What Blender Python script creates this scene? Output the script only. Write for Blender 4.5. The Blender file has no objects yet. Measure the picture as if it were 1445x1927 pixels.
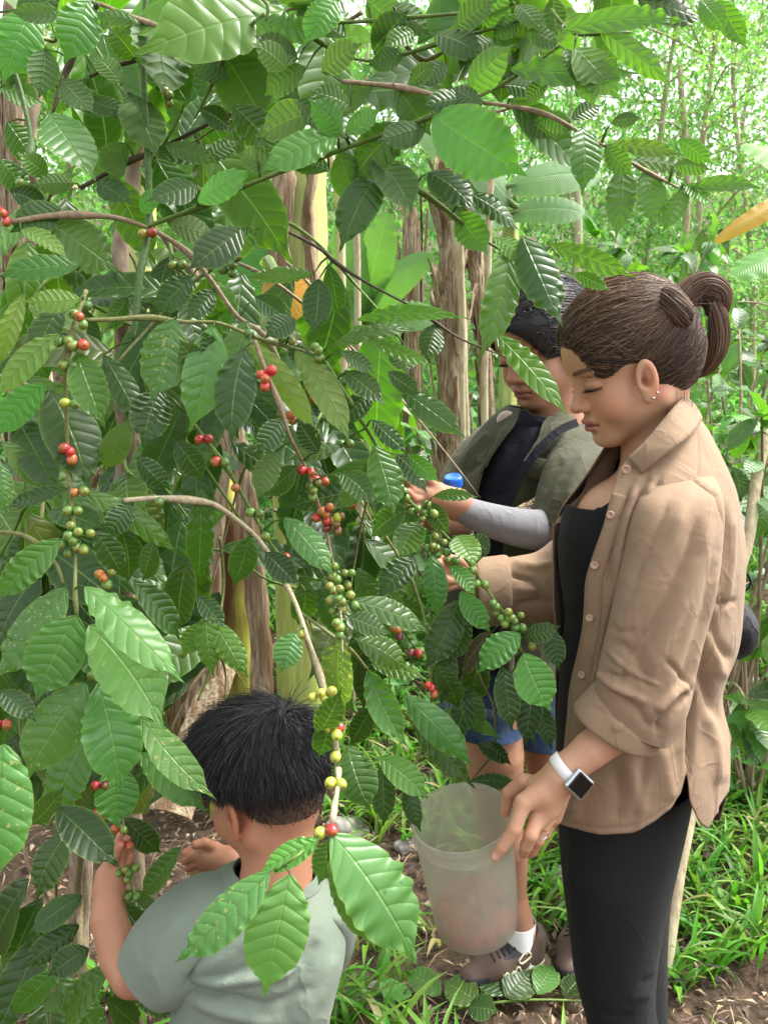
import bpy, math, random
import numpy as np
from mathutils import Vector, Matrix
S = bpy.context.scene
COL = S.collection
# ---------------- camera, world, sun, exposure ----------------
CAMZ = 1.5; PITCH = math.radians(10.0); FPX = 963.5 / math.tan(math.radians(30.0))
cd = bpy.data.cameras.new('camera'); cam = bpy.data.objects.new('camera', cd); COL.objects.link(cam)
cam.location = (0, 0, CAMZ); cam.rotation_euler = (math.radians(90) - PITCH, 0, 0)
cd.sensor_fit = 'VERTICAL'; cd.angle = math.radians(60.0); cd.clip_start = 0.02; cd.clip_end = 500
cd.dof.use_dof = True; cd.dof.focus_distance = 1.35; cd.dof.aperture_fstop = 9.0
S.camera = cam
SUN_EL, SUN_AZ = math.radians(55), math.radians(72)      # azimuth measured from +Y towards +X
w = bpy.data.worlds.new('World'); S.world = w; w.use_nodes = True
wt = w.node_tree; bgn = wt.nodes['Background']
sky = wt.nodes.new('ShaderNodeTexSky'); sky.sky_type = 'NISHITA'; sky.sun_disc = False
sky.sun_elevation = SUN_EL; sky.sun_rotation = SUN_AZ; sky.dust_density = 4.0; sky.air_density = 1.0
hs = wt.nodes.new('ShaderNodeHueSaturation'); hs.inputs['Saturation'].default_value = 0.18
wt.links.new(sky.outputs[0], hs.inputs['Color']); wt.links.new(hs.outputs[0], bgn.inputs[0])
bgn.inputs[1].default_value = 0.15
ld = bpy.data.lights.new('sun', 'SUN'); ld.energy = 1.5; ld.angle = math.radians(18); ld.color = (1, 0.96, 0.88)
lo = bpy.data.objects.new('sun', ld); COL.objects.link(lo)
sd = Vector((math.sin(SUN_AZ) * math.cos(SUN_EL), math.cos(SUN_AZ) * math.cos(SUN_EL), math.sin(SUN_EL)))
lo.rotation_euler = sd.to_track_quat('Z', 'Y').to_euler()
S.view_settings.view_transform = 'Standard'; S.view_settings.look = 'None'
S.view_settings.exposure = 1.97; S.view_settings.gamma = 1.0
S.cycles.max_bounces = 6; S.cycles.transparent_max_bounces = 12; S.cycles.transmission_bounces = 5
S.cycles.diffuse_bounces = 4; S.cycles.glossy_bounces = 2; S.cycles.caustics_reflective = False; S.cycles.caustics_refractive = False
S.cycles.sample_clamp_indirect = 6
rng = np.random.default_rng(11); random.seed(5)

# ---------------- helpers ----------------
CP, SP = math.cos(PITCH), math.sin(PITCH)
def Q(px, py, Y):
    """the world point on the sight line of pixel (px,py) standing at world depth Y"""
    u = (px - 722.5) / FPX; v = (py - 963.5) / FPX
    dy = CP - v * SP; dz = -SP - v * CP
    s = Y / dy
    return np.array([u * s, Y, CAMZ + dz * s])
def scale_at(py, Y):
    v = (py - 963.5) / FPX
    return (Y / (CP - v * SP)) / FPX       # metres per pixel
def to_px(V):
    V = np.asarray(V); y = V[:, 1]; z = V[:, 2] - CAMZ
    d = y * CP - z * SP; up = y * SP + z * CP
    return 722.5 + V[:, 0] / d * FPX, 963.5 - up / d * FPX
def sst(a, b, x):
    t = np.clip((x - a) / (b - a), 0, 1); return t * t * (3 - 2 * t)
def nrm(v):
    v = np.asarray(v, float); return v / (np.linalg.norm(v, axis=-1, keepdims=True) + 1e-12)
def vnoise(p, seed=0):
    p = np.asarray(p, float); i = np.floor(p).astype(np.int64); f = p - i; f = f * f * (3 - 2 * f)
    def h(a, b, c):
        n = (a * 73856093) ^ (b * 19349663) ^ (c * 83492791) ^ (seed * 2654435)
        n = (n ^ (n >> 13)) * 1274126177; n = n & 0x7fffffff
        return (n % 65536) / 65536.0
    r = 0
    for dx in (0, 1):
        for dy in (0, 1):
            for dz in (0, 1):
                wgt = (f[:, 0] if dx else 1 - f[:, 0]) * (f[:, 1] if dy else 1 - f[:, 1]) * (f[:, 2] if dz else 1 - f[:, 2])
                r = r + wgt * h(i[:, 0] + dx, i[:, 1] + dy, i[:, 2] + dz)
    return r * 2 - 1
def catmull(K, n):
    K = np.asarray(K, float); m = len(K)
    t = np.linspace(0, m - 1, n); i = np.clip(np.floor(t).astype(int), 0, m - 2); f = (t - i)[:, None]
    g = lambda j: K[np.clip(j, 0, m - 1)]
    p0, p1, p2, p3 = g(i - 1), g(i), g(i + 1), g(i + 2)
    return 0.5 * (2 * p1 + (p2 - p0) * f + (2 * p0 - 5 * p1 + 4 * p2 - p3) * f ** 2 + (3 * p1 - p0 - 3 * p2 + p3) * f ** 3)

def mesh_obj(name, V, F, mat=None, parent=None, col=None, uv=None, smooth=True, weld=False):
    """V (n,3); F (m,4) or (m,3) int array or list of such arrays; col (n,4) per vertex; uv (n,2) per vertex"""
    me = bpy.data.meshes.new(name)
    V = np.asarray(V, np.float32)
    Fs = F if isinstance(F, list) else [F]
    Fs = [np.asarray(f, np.int32) for f in Fs if len(f)]
    idx = np.concatenate([f.ravel() for f in Fs]); tot = np.concatenate([np.full(len(f), f.shape[1], np.int32) for f in Fs])
    me.vertices.add(len(V)); me.vertices.foreach_set('co', V.ravel())
    me.loops.add(len(idx)); me.loops.foreach_set('vertex_index', idx)
    me.polygons.add(len(tot)); st = np.concatenate([[0], np.cumsum(tot)[:-1]]).astype(np.int32)
    me.polygons.foreach_set('loop_start', st)
    me.polygons.foreach_set('use_smooth', np.full(len(tot), smooth))
    if uv is not None:
        l = me.uv_layers.new(name='UVMap'); l.data.foreach_set('uv', np.asarray(uv, np.float32)[idx].ravel())
    if col is not None:
        c = np.asarray(col, np.float32)
        if c.shape[1] == 3: c = np.hstack([c, np.ones((len(c), 1), np.float32)])
        a = me.color_attributes.new('Col', 'FLOAT_COLOR', 'POINT'); a.data.foreach_set('color', c.ravel())
    me.update(calc_edges=True); me.validate()
    if mat: me.materials.append(mat)
    o = bpy.data.objects.new(name, me); COL.objects.link(o)
    if parent: o.parent = parent
    return o
def thing(name, label, cat, loc=(0, 0, 0), group=None):
    o = bpy.data.objects.new(name, None); COL.objects.link(o); o.empty_display_size = 0.1
    o['label'] = label; o['category'] = cat
    if group: o['group'] = group
    o['base'] = 1
    return o
def tag(o, label=None, cat=None, group=None, kind=None):
    if label: o['label'] = label
    if cat: o['category'] = cat
    if group: o['group'] = group
    if kind: o['kind'] = kind
    return o
def settle(root):
    """move the Empty to the base of its parts without moving the parts"""
    pts = []
    for c in root.children:
        if c.type == 'MESH' and len(c.data.vertices):
            a = np.empty(len(c.data.vertices) * 3, np.float32); c.data.vertices.foreach_get('co', a); a = a.reshape(-1, 3)
            pts.append((a.min(0), a.max(0)))
    if not pts: return
    lo_ = np.min([p[0] for p in pts], 0); hi = np.max([p[1] for p in pts], 0)
    b = Vector(((lo_[0] + hi[0]) / 2, (lo_[1] + hi[1]) / 2, lo_[2])); root.location = b
    for c in root.children: c.location = c.location - b
    if 'base' in root: del root['base']

class Buf:
    """collects pieces of one mesh"""
    def __init__(s): s.V = []; s.F4 = []; s.F3 = []; s.C = []; s.U = []; s.n = 0
    def add(s, V, F, col=(1, 1, 1, 0), uv=None):
        V = np.asarray(V, float); F = np.asarray(F, int)
        (s.F4 if F.shape[1] == 4 else s.F3).append(F + s.n)
        s.V.append(V)
        c = np.asarray(col, float)
        if c.ndim == 1: c = np.tile(c if len(c) == 4 else np.append(c, 0), (len(V), 1))
        elif c.shape[1] == 3: c = np.hstack([c, np.zeros((len(c), 1))])
        s.C.append(c); s.U.append(np.zeros((len(V), 2)) if uv is None else uv); s.n += len(V)
    def build(s, name, mat, parent=None, smooth=True):
        if not s.n: return None
        F = [np.concatenate(x) for x in (s.F4, s.F3) if x]
        return mesh_obj(name, np.concatenate(s.V), F, mat, parent, np.concatenate(s.C), np.concatenate(s.U), smooth)
def grid_faces(nr, nc, wrap=False):
    a = np.arange(nr - 1)[:, None] * nc; b = np.arange(nc if wrap else nc - 1)[None, :]
    b2 = (b + 1) % nc
    return np.stack([a + b, a + b2, a + nc + b2, a + nc + b], -1).reshape(-1, 4)
def tube(buf, pts, rad, col=(1, 1, 1, 0), seg=8, n=None, knob=0.0, cap=True, v0=0):
    pts = np.asarray(pts, float); rad = np.asarray(rad, float) if np.ndim(rad) else np.full(len(pts), float(rad))
    if n: 
        rr = np.interp(np.linspace(0, 1, n), np.linspace(0, 1, len(rad)), rad); pts = catmull(pts, n); rad = rr
    if len(rad) != len(pts): rad = np.interp(np.linspace(0, 1, len(pts)), np.linspace(0, 1, len(rad)), rad)
    T = nrm(np.gradient(pts, axis=0)); up = np.array([0.13, 0.31, 0.94])
    if abs(nrm(pts[-1] - pts[0]) @ up) > .93: up = np.array([1., .1, 0])
    A = nrm(np.cross(T, up)); B = np.cross(T, A)
    th = np.linspace(0, 2 * math.pi, seg, endpoint=False)
    L = np.concatenate([[0], np.cumsum(np.linalg.norm(np.diff(pts, axis=0), axis=1))])
    rad = rad * np.where(np.linspace(0, 1, len(rad)) > .9, 1 - 6 * (np.linspace(0, 1, len(rad)) - .9), 1) if cap else rad
    knob = knob * (.25 if rad.max() > .0042 else 1)
    r = rad[:, None] * (1 + knob * np.sin(L / 0.05)[:, None] ** 8)
    V = pts[:, None] + r[..., None] * (np.cos(th)[None, :, None] * A[:, None] + np.sin(th)[None, :, None] * B[:, None])
    U = np.stack([np.tile(th / 6.283, (len(pts), 1)), np.tile(L[:, None] + v0, (1, seg))], -1).reshape(-1, 2)
    V = V.reshape(-1, 3)
    F = grid_faces(len(pts), seg, True)
    if cap:
        k = len(V); V = np.vstack([V, pts[0], pts[-1]]); U = np.vstack([U, U[0], U[-1]])
        j = np.arange(seg); j2 = (j + 1) % seg; e = (len(pts) - 1) * seg
        T3 = np.vstack([np.stack([j2, j, np.full(seg, k)], 1), np.stack([e + j, e + j2, np.full(seg, k + 1)], 1)])
        buf.add(V, F, col, U); buf.F3.append(T3 + buf.n - len(V))
    else: buf.add(V, F, col, U)
def ring_grid(stations, nrow, ncol, th0=0.0, th1=2 * math.pi, p=2.0, close=True):
    """stations: (xL,yL,xR,yR,Y,half_depth); ring point = c + cos*side - sin*depth. returns (nrow,ncol,3)"""
    K = []
    for (xl, yl, xr, yr, Y, hd) in stations:
        a, b = Q(xl, yl, Y), Q(xr, yr, Y); K.append(np.concatenate([(a + b) / 2, (b - a) / 2, [hd]]))
    K = catmull(K, nrow)
    th0 = np.broadcast_to(th0, (nrow,)); th1 = np.broadcast_to(th1, (nrow,))
    s = np.linspace(0, 1, ncol, endpoint=not close)
    th = th0[:, None] + (th1 - th0)[:, None] * s
    c, sn = np.cos(th), np.sin(th)
    c = np.sign(c) * np.abs(c) ** (2 / p); sn = np.sign(sn) * np.abs(sn) ** (2 / p)
    G = K[:, None, :3] + c[..., None] * K[:, None, 3:6]
    dx = K[:, 0] / K[:, 1]; dn = np.sqrt(1 + dx * dx)
    G[..., 1] -= sn * (K[:, 6] / dn)[:, None]; G[..., 0] -= sn * (K[:, 6] * dx / dn)[:, None]
    return G, K, th
def grid_normals(G, wrap=False):
    if wrap: du = (np.roll(G, -1, 1) - np.roll(G, 1, 1))
    else: du = np.gradient(G, axis=1)
    dv = np.gradient(G, axis=0)
    return nrm(np.cross(dv, du) + 1e-15)
def strokes(G, N, ST, facing=True):
    """real relief: every stroke is a crease or ridge on the cloth, given by where it runs, its width and its height in mm"""
    sh = G.shape; V = G.reshape(-1, 3); Nn = N.reshape(-1, 3); x, y = to_px(V); D = np.zeros(len(V))
    view = nrm(V - np.array([0, 0, CAMZ])); fac = np.clip(-(Nn * view).sum(1) * 3, 0, 1)
    for (pl, wd, amp) in ST:
        pl = np.asarray(pl, float); best = np.full(len(V), 1e9); tt = np.zeros(len(V)); L = np.linalg.norm(np.diff(pl, axis=0), axis=1); tot = L.sum(); acc = 0
        for a, b, l in zip(pl[:-1], pl[1:], L):
            t = np.clip(((x - a[0]) * (b[0] - a[0]) + (y - a[1]) * (b[1] - a[1])) / (l * l), 0, 1)
            d = np.hypot(x - a[0] - t * (b[0] - a[0]), y - a[1] - t * (b[1] - a[1]))
            m = d < best; best[m] = d[m]; tt[m] = (acc + t[m] * l) / tot; acc += l
        D += amp * 0.001 * np.exp(-(best / wd) ** 2) * np.clip(np.sin(np.pi * np.clip(tt, 0.03, .97)) * 2.2, 0, 1)
    return (V + Nn * (D * fac)[:, None]).reshape(sh)

# ---- signed distance modelling for bodies and hair ----
def smin(a, b, k):
    h = np.clip(0.5 + 0.5 * (b - a) / k, 0, 1); return b * (1 - h) + a * h - k * h * (1 - h)
def smax(a, b, k): return -smin(-a, -b, k)
def rc(p, a, b, ra, rb):
    a = np.asarray(a, np.float32); b = np.asarray(b, np.float32); ab = b - a; q = p - a
    t = np.clip((q @ ab) / float(ab @ ab + 1e-12), 0, 1)
    return np.sqrt(((q - t[..., None] * ab) ** 2).sum(-1)) - (ra + t * (rb - ra))
def ell(p, c, r):
    q = p - np.asarray(c, np.float32); r = np.asarray(r, np.float32)
    k0 = np.sqrt(((q / r) ** 2).sum(-1)); k1 = np.sqrt(((q / (r * r)) ** 2).sum(-1)) + 1e-9
    return k0 * (k0 - 1) / k1
def nets(fn, lo_, hi, h):
    lo_ = np.asarray(lo_, float); n = np.ceil((np.asarray(hi) - lo_) / h).astype(int) + 1
    ax = [(lo_[i] + h * np.arange(n[i])).astype(np.float32) for i in range(3)]
    Fv = np.empty(tuple(n), np.float32)
    st = max(1, int(300000 / (n[1] * n[2])))
    for i in range(0, n[0], st):
        g = np.stack(np.meshgrid(ax[0][i:i + st], ax[1], ax[2], indexing='ij'), -1)
        Fv[i:i + st] = fn(g.reshape(-1, 3)).reshape(g.shape[:3])
    # close at the box
    Fv[0] = np.maximum(Fv[0], h); Fv[-1] = np.maximum(Fv[-1], h); Fv[:, 0] = np.maximum(Fv[:, 0], h); Fv[:, -1] = np.maximum(Fv[:, -1], h)
    Fv[:, :, 0] = np.maximum(Fv[:, :, 0], h); Fv[:, :, -1] = np.maximum(Fv[:, :, -1], h)
    m = tuple(n - 1); acc = np.zeros(m + (3,), np.float32); cnt = np.zeros(m, np.float32)
    for axx in range(3):
        o1, o2 = [a for a in range(3) if a != axx]
        for u in (0, 1):
            for v in (0, 1):
                s0 = [slice(0, m[0]), slice(0, m[1]), slice(0, m[2])]
                s0[o1] = slice(u, u + m[o1]); s0[o2] = slice(v, v + m[o2]); s1 = list(s0)
                s1[axx] = slice(1, 1 + m[axx]); a = Fv[tuple(s0)]; b = Fv[tuple(s1)]
                x = (a < 0) != (b < 0); t = np.where(x, a / np.where(x, a - b, 1), 0)
                cnt += x; acc[..., axx] += t; acc[..., o1] += x * u; acc[..., o2] += x * v
    act = cnt > 0; ids = np.full(m, -1, np.int64); ids[act] = np.arange(act.sum())
    cell = np.stack(np.nonzero(act), -1); V = lo_ + h * (cell + acc[act] / cnt[act][:, None])
    F = []
    for axx in range(3):
        o1, o2 = (axx + 1) % 3, (axx + 2) % 3
        s0 = [slice(1, m[0]), slice(1, m[1]), slice(1, m[2])]; s0[axx] = slice(0, m[axx]); s1 = list(s0); s1[axx] = slice(1, m[axx] + 1)
        a = Fv[tuple(s0)] < 0; b = Fv[tuple(s1)] < 0; x = a != b
        idx = np.stack(np.nonzero(x), -1)
        off = np.array([1, 1, 1]); off[axx] = 0; c = idx + off
        def at(d1, d2):
            k = c.copy(); k[:, o1] -= d1; k[:, o2] -= d2; return ids[k[:, 0], k[:, 1], k[:, 2]]
        q = np.stack([at(0, 0), at(1, 0), at(1, 1), at(0, 1)], -1); fl = a[x]
        q[~fl] = q[~fl][:, ::-1]; F.append(q)
    F = np.concatenate(F); F = F[(F >= 0).all(1)]
    return V, F
def project(fn, Pn, ofs, it=4):
    Pn = Pn.astype(np.float32).copy(); e = 0.002
    for _ in range(it):
        d = fn(Pn); g = np.stack([fn(Pn + np.float32(e) * np.eye(3, dtype=np.float32)[i]) - d for i in range(3)], -1)
        Pn = Pn - nrm(g).astype(np.float32) * (d - ofs)[:, None]
    return Pn
def ribbons(buf, PTS, rad, cols, seg=3):
    """PTS (n,k,3) strands, rad (n,) root radius"""
    n, k, _ = PTS.shape; T = nrm(np.gradient(PTS, axis=1)); ref = nrm(rng.normal(size=(n, 1, 3)) * .3 + np.array([0.2, .7, .6]))
    A = nrm(np.cross(T, np.broadcast_to(ref, T.shape))); B = np.cross(T, A)
    r = rad[:, None] * np.linspace(1, .35, k)[None]
    V = np.stack([PTS + r[..., None] * (math.cos(a) * A + math.sin(a) * B) for a in np.linspace(0, 2 * math.pi, seg, endpoint=False)], 2)
    f = grid_faces(k, seg, True); F = (f[None] + (np.arange(n) * k * seg)[:, None, None]).reshape(-1, 4)
    buf.add(V.reshape(-1, 3), F, np.repeat(cols, k * seg, axis=0))
# ---------------- materials ----------------
def new_mat(name):
    m = bpy.data.materials.new(name); m.use_nodes = True; nt = m.node_tree; return m, nt, nt.nodes['Principled BSDF']
class N:
    """tiny node helper"""
    def __init__(s, nt): s.nt = nt
    def n(s, t, **k):
        x = s.nt.nodes.new(t)
        for a, b in k.items(): setattr(x, a, b)
        return x
    def l(s, a, b): s.nt.links.new(a, b)
    def math(s, op, a, b=None, c=None):
        x = s.n('ShaderNodeMath', operation=op)
        for i, v in enumerate((a, b, c)):
            if v is None: continue
            if isinstance(v, (int, float)): x.inputs[i].default_value = v
            else: s.l(v, x.inputs[i])
        return x.outputs[0]
    def mix(s, f, a, b, bt='MIX'):
        x = s.n('ShaderNodeMix', data_type='RGBA', blend_type=bt)
        for i, v in ((0, f), (6, a), (7, b)):
            if isinstance(v, (int, float)): x.inputs[i].default_value = v
            elif isinstance(v, tuple): x.inputs[i].default_value = v if len(v) == 4 else v + (1,)
            else: s.l(v, x.inputs[i])
        return x.outputs[2]
    def noise(s, vec, scale, detail=3, rough=.5, dist=0):
        x = s.n('ShaderNodeTexNoise'); x.inputs['Scale'].default_value = scale; x.inputs['Detail'].default_value = detail
        x.inputs['Roughness'].default_value = rough; x.inputs['Distortion'].default_value = dist
        if vec is not None: s.l(vec, x.inputs['Vector'])
        return x.outputs[0]
    def ramp(s, f, stops):
        x = s.n('ShaderNodeValToRGB'); e = x.color_ramp.elements
        while len(e) < len(stops): e.new(.5)
        for el, (p, c) in zip(e, stops): el.position = p; el.color = c if len(c) == 4 else tuple(c) + (1,)
        s.l(f, x.inputs[0]); return x.outputs[0]
    def mapv(s, vec, sc):
        x = s.n('ShaderNodeMapping'); x.inputs['Scale'].default_value = sc; s.l(vec, x.inputs['Vector']); return x.outputs[0]
    def bump(s, h, dist, strength=1.0):
        x = s.n('ShaderNodeBump'); x.inputs['Distance'].default_value = dist; x.inputs['Strength'].default_value = strength
        s.l(h, x.inputs['Height']); return x.outputs[0]
def leaf_material(name, rough=.27, transl=.42, veins=9, bump=.00085, wet=.5):
    m, nt, b = new_mat(name); n = N(nt)
    uv = n.n('ShaderNodeUVMap').outputs[0]; sp = n.n('ShaderNodeSeparateXYZ'); n.l(uv, sp.inputs[0])
    col = n.n('ShaderNodeVertexColor', layer_name='Col'); pos = n.n('ShaderNodeTexCoord').outputs['Object']
    au = n.math('ABSOLUTE', n.math('SUBTRACT', n.math('MULTIPLY', sp.outputs[0], 2.0), 1.0))        # 0 midrib .. 1 margin
    ph = n.math('MULTIPLY', n.math('SUBTRACT', sp.outputs[1], n.math('MULTIPLY', n.math('POWER', au, 1.25), .13)), float(veins))
    tri = n.math('ABSOLUTE', n.math('SUBTRACT', n.math('FRACT', ph), .5))                            # .5 at the vein, 0 between
    vein = n.math('MULTIPLY', n.math('POWER', n.math('MULTIPLY', tri, 2.0), 9.0), n.math('SUBTRACT', 1.0, n.math('POWER', au, 4.0)))
    mid = n.math('SUBTRACT', 1.0, n.math('MINIMUM', n.math('MULTIPLY', au, 18.0), 1.0))
    ns = n.noise(pos, 38, 3); ns2 = n.noise(pos, 9, 2)
    c0 = n.mix(n.math('MULTIPLY', ns2, .9), n.mix(.38, col.outputs[0], (0.01, .03, .008)), col.outputs[0])
    c1 = n.mix(n.math('MULTIPLY', vein, .22), c0, n.mix(.4, col.outputs[0], (.25, .42, .10)))
    c1 = n.mix(n.math('MULTIPLY', mid, .55), c1, (.20, .36, .09))
    # blemishes: speckles and brown edges, more where the leaf's own wear value is high
    c1 = n.mix(n.math('MULTIPLY', n.math('POWER', au, 14.0), .45), c1, (.22, .36, .08))
    spk = n.math('GREATER_THAN', n.noise(pos, 210, 2, .6), n.math('SUBTRACT', .80, n.math('MULTIPLY', col.outputs[1], .16)))
    c1 = n.mix(n.math('MULTIPLY', spk, n.math('MULTIPLY', col.outputs[1], .85)), c1, (.42, .40, .16))
    pat = n.math('GREATER_THAN', n.noise(pos, 46, 4, .65), n.math('SUBTRACT', .84, n.math('MULTIPLY', col.outputs[1], .16)))
    c1 = n.mix(n.math('MULTIPLY', pat, n.math('MULTIPLY', col.outputs[1], .8)), c1, (.27, .21, .09))
    hole = n.math('MULTIPLY', n.math('GREATER_THAN', n.noise(pos, 75, 1), .79), .5)
    c1 = n.mix(hole, c1, (.03, .035, .01))
    geo = n.n('ShaderNodeNewGeometry'); bf = geo.outputs['Backfacing']
    under = n.mix(.38, c1, (.105, .20, .055)); cc = n.mix(bf, c1, under)
    h = n.math('ADD', n.math('MULTIPLY', n.math('POWER', n.math('MULTIPLY', tri, 2.0), 2.5), -1.0), n.math('MULTIPLY', mid, -.8))
    h = n.math('ADD', h, n.math('MULTIPLY', ns, .5))
    nb = n.bump(h, bump)
    n.l(cc, b.inputs['Base Color']); n.l(nb, b.inputs['Normal'])
    rr = n.math('ADD', n.math('ADD', rough, n.math('MULTIPLY', bf, .25)), n.math('MULTIPLY', ns2, .12)); n.l(rr, b.inputs['Roughness'])
    b.inputs['Specular IOR Level'].default_value = wet
    tr = n.n('ShaderNodeBsdfTranslucent'); n.l(nb, tr.inputs['Normal'])
    tc = n.mix(1.0, cc, (1.6, 1.9, .55), 'MULTIPLY'); n.l(tc, tr.inputs['Color'])
    mx = n.n('ShaderNodeMixShader'); mx.inputs[0].default_value = transl
    n.l(b.outputs[0], mx.inputs[1]); n.l(tr.outputs[0], mx.inputs[2]); n.l(mx.outputs[0], nt.nodes['Material Output'].inputs[0])
    return m
M_LEAF = leaf_material('coffee_leaf')
M_BAN = leaf_material('banana_leaf', .4, .36, 44, .002, .4)
def small_leaf_material(name, rough=.45, transl=.5, gain=(1.05, 1.3, .7)):
    m, nt, b = new_mat(name); n = N(nt); col = n.n('ShaderNodeVertexColor', layer_name='Col')
    n.l(col.outputs[0], b.inputs['Base Color']); b.inputs['Roughness'].default_value = rough
    tr = n.n('ShaderNodeBsdfTranslucent'); n.l(n.mix(1.0, col.outputs[0], gain, 'MULTIPLY'), tr.inputs['Color'])
    mx = n.n('ShaderNodeMixShader'); mx.inputs[0].default_value = transl
    n.l(b.outputs[0], mx.inputs[1]); n.l(tr.outputs[0], mx.inputs[2]); n.l(mx.outputs[0], nt.nodes['Material Output'].inputs[0]); return m
M_SMALL = small_leaf_material('small_leaves'); M_GRASS = small_leaf_material('grass_blades', .5, .45)
def rough_mat(name, c1, c2, scale=(1, 1, 1), ns=20, rough=.85, bump=.003, c3=None, usecol=False, spec=.3, coord='Object', detail=5):
    m, nt, b = new_mat(name); n = N(nt); tc = n.n('ShaderNodeTexCoord')
    v = n.mapv(tc.outputs[coord] if coord != 'UV' else n.n('ShaderNodeUVMap').outputs[0], scale)
    f = n.noise(v, ns, detail, .6); f2 = n.noise(v, ns * .23, 3)
    c = n.ramp(f, [(.3, c1), (.7, c2)])
    if c3: c = n.mix(n.ramp(f2, [(.5, (0, 0, 0)), (.62, (1, 1, 1))]), c, c3)
    if usecol:
        col = n.n('ShaderNodeVertexColor', layer_name='Col'); c = n.mix(1.0, c, col.outputs[0], 'MULTIPLY')
    n.l(c, b.inputs['Base Color']); b.inputs['Roughness'].default_value = rough; b.inputs['Specular IOR Level'].default_value = spec
    n.l(n.bump(n.math('ADD', f, n.math('MULTIPLY', f2, .7)), bump), b.inputs['Normal']); return m
M_BARK = rough_mat('coffee_bark', (.16, .11, .075), (.36, .28, .2), (1, 1, .35), 60, .85, .004)
M_TWIG = rough_mat('twig', (.5, .5, .45), (1, 1, 1), (1, 1, 1), 160, .6, .001, usecol=True)
M_FIBRE = rough_mat('dry_banana_sheath', (.07, .04, .025), (.50, .40, .26), (9, 9, 1.1), 11, .85, .010, (.17, .11, .06), spec=.15, detail=9)
M_PSEUDO = rough_mat('banana_stem', (.30, .33, .04), (.55, .52, .12), (6, 6, .7), 8, .45, .003, (.12, .06, .03))
M_PSEUDO2 = rough_mat('banana_stem_green', (.24, .33, .06), (.5, .55, .22), (6, 6, .7), 8, .5, .002, (.36, .35, .12))
M_PALE = rough_mat('pale_bark', (.24, .19, .11), (.50, .42, .28), (2, 2, .6), 30, .8, .003, (.42, .40, .25))
M_SOIL = rough_mat('soil', (.022, .014, .009), (.13, .082, .052), (1, 1, 1), 22, .95, .04, (.07, .05, .03), detail=9)
M_STONE = rough_mat('stone', (.18, .17, .15), (.40, .38, .34), (1, 1, 1), 18, .85, .004, (.12, .14, .08))
M_DRY = small_leaf_material('dry_litter', .8, .12, (1, .8, .5))
def skin_mat(name):
    m, nt, b = new_mat(name); n = N(nt); col = n.n('ShaderNodeVertexColor', layer_name='Col'); tc = n.n('ShaderNodeTexCoord').outputs['Object']
    f = n.noise(tc, 60, 4, .6); f2 = n.noise(tc, 900, 2); f3 = n.noise(tc, 14, 2)
    c = n.mix(n.math('MULTIPLY', f, .5), col.outputs[0], n.mix(1.0, col.outputs[0], (.82, .66, .6), 'MULTIPLY'))
    c = n.mix(n.math('MULTIPLY', f3, .3), c, n.mix(1.0, col.outputs[0], (1.05, .8, .75), 'MULTIPLY'))
    n.l(c, b.inputs['Base Color']); n.l(n.math('ADD', .42, n.math('MULTIPLY', f, .18)), b.inputs['Roughness'])
    b.inputs['Subsurface Weight'].default_value = .12; b.inputs['Subsurface Radius'].default_value = (.012, .005, .003); b.inputs['Subsurface Scale'].default_value = 1.0
    b.inputs['Specular IOR Level'].default_value = .38; n.l(n.bump(f2, .00035, .6), b.inputs['Normal']); return m
M_SKIN = skin_mat('skin')
def cloth_mat(name, c, c2=None, rough=.85, weave=900, wb=.0003, wrk=.004, wsc=16, sheen=.08, wear=.3):
    m, nt, b = new_mat(name); n = N(nt); tc = n.n('ShaderNodeTexCoord').outputs['Object']
    f = n.noise(tc, wsc, 4, .55, 1.2); f2 = n.noise(tc, weave, 2); f3 = n.noise(n.mapv(tc, (1, 1, .5)), 5, 3)
    cc = n.mix(n.math('MULTIPLY', n.ramp(f3, [(.35, (0, 0, 0)), (.7, (1, 1, 1))]), wear), c, c2 or tuple(x * .82 for x in c))
    cc = n.mix(n.math('MULTIPLY', f2, .22), cc, tuple(x * .6 for x in c))
    n.l(cc, b.inputs['Base Color']); b.inputs['Roughness'].default_value = rough; b.inputs['Specular IOR Level'].default_value = .2
    b.inputs['Sheen Weight'].default_value = sheen
    rd = n.math('POWER', n.math('SUBTRACT', 1.0, n.math('ABSOLUTE', n.math('SUBTRACT', n.math('MULTIPLY', n.noise(n.mapv(tc, (1, 1, .6)), wsc * .9, 2, .5, .6), 2.0), 1.0))), 9.0)
    b1 = n.n('ShaderNodeBump'); b1.inputs['Distance'].default_value = wrk; n.l(n.math('ADD', f, n.math('MULTIPLY', rd, .38)), b1.inputs['Height'])
    b2 = n.n('ShaderNodeBump'); b2.inputs['Distance'].default_value = wb; n.l(f2, b2.inputs['Height']); n.l(b1.outputs[0], b2.inputs['Normal'])
    n.l(b2.outputs[0], b.inputs['Normal']); return m
M_TAN = cloth_mat('tan_linen', (.268, .180, .114), (.31, .212, .14), wrk=.0025)
M_BLACK = cloth_mat('black_jersey', (.0105, .011, .0125), wrk=.0015, sheen=.02, rough=.8)
M_OLIVE = cloth_mat('olive_twill', (.056, .056, .031), (.072, .071, .044), wrk=.0035)
M_NAVY = cloth_mat('navy_jersey', (.009, .010, .017), wrk=.003, sheen=.05)
M_GREY = cloth_mat('grey_sleeve', (.19, .19, .205), (.23, .23, .245), wrk=.002, wsc=30)
M_SAGE = cloth_mat('sage_cotton', (.175, .215, .165), (.22, .26, .21), wrk=.005, wsc=9)
M_DENIM = cloth_mat('denim', (.028, .06, .13), (.06, .11, .2), weave=1400, wrk=.004)
M_WHITE = cloth_mat('white_cotton', (.78, .78, .78), wrk=.001)
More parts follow.
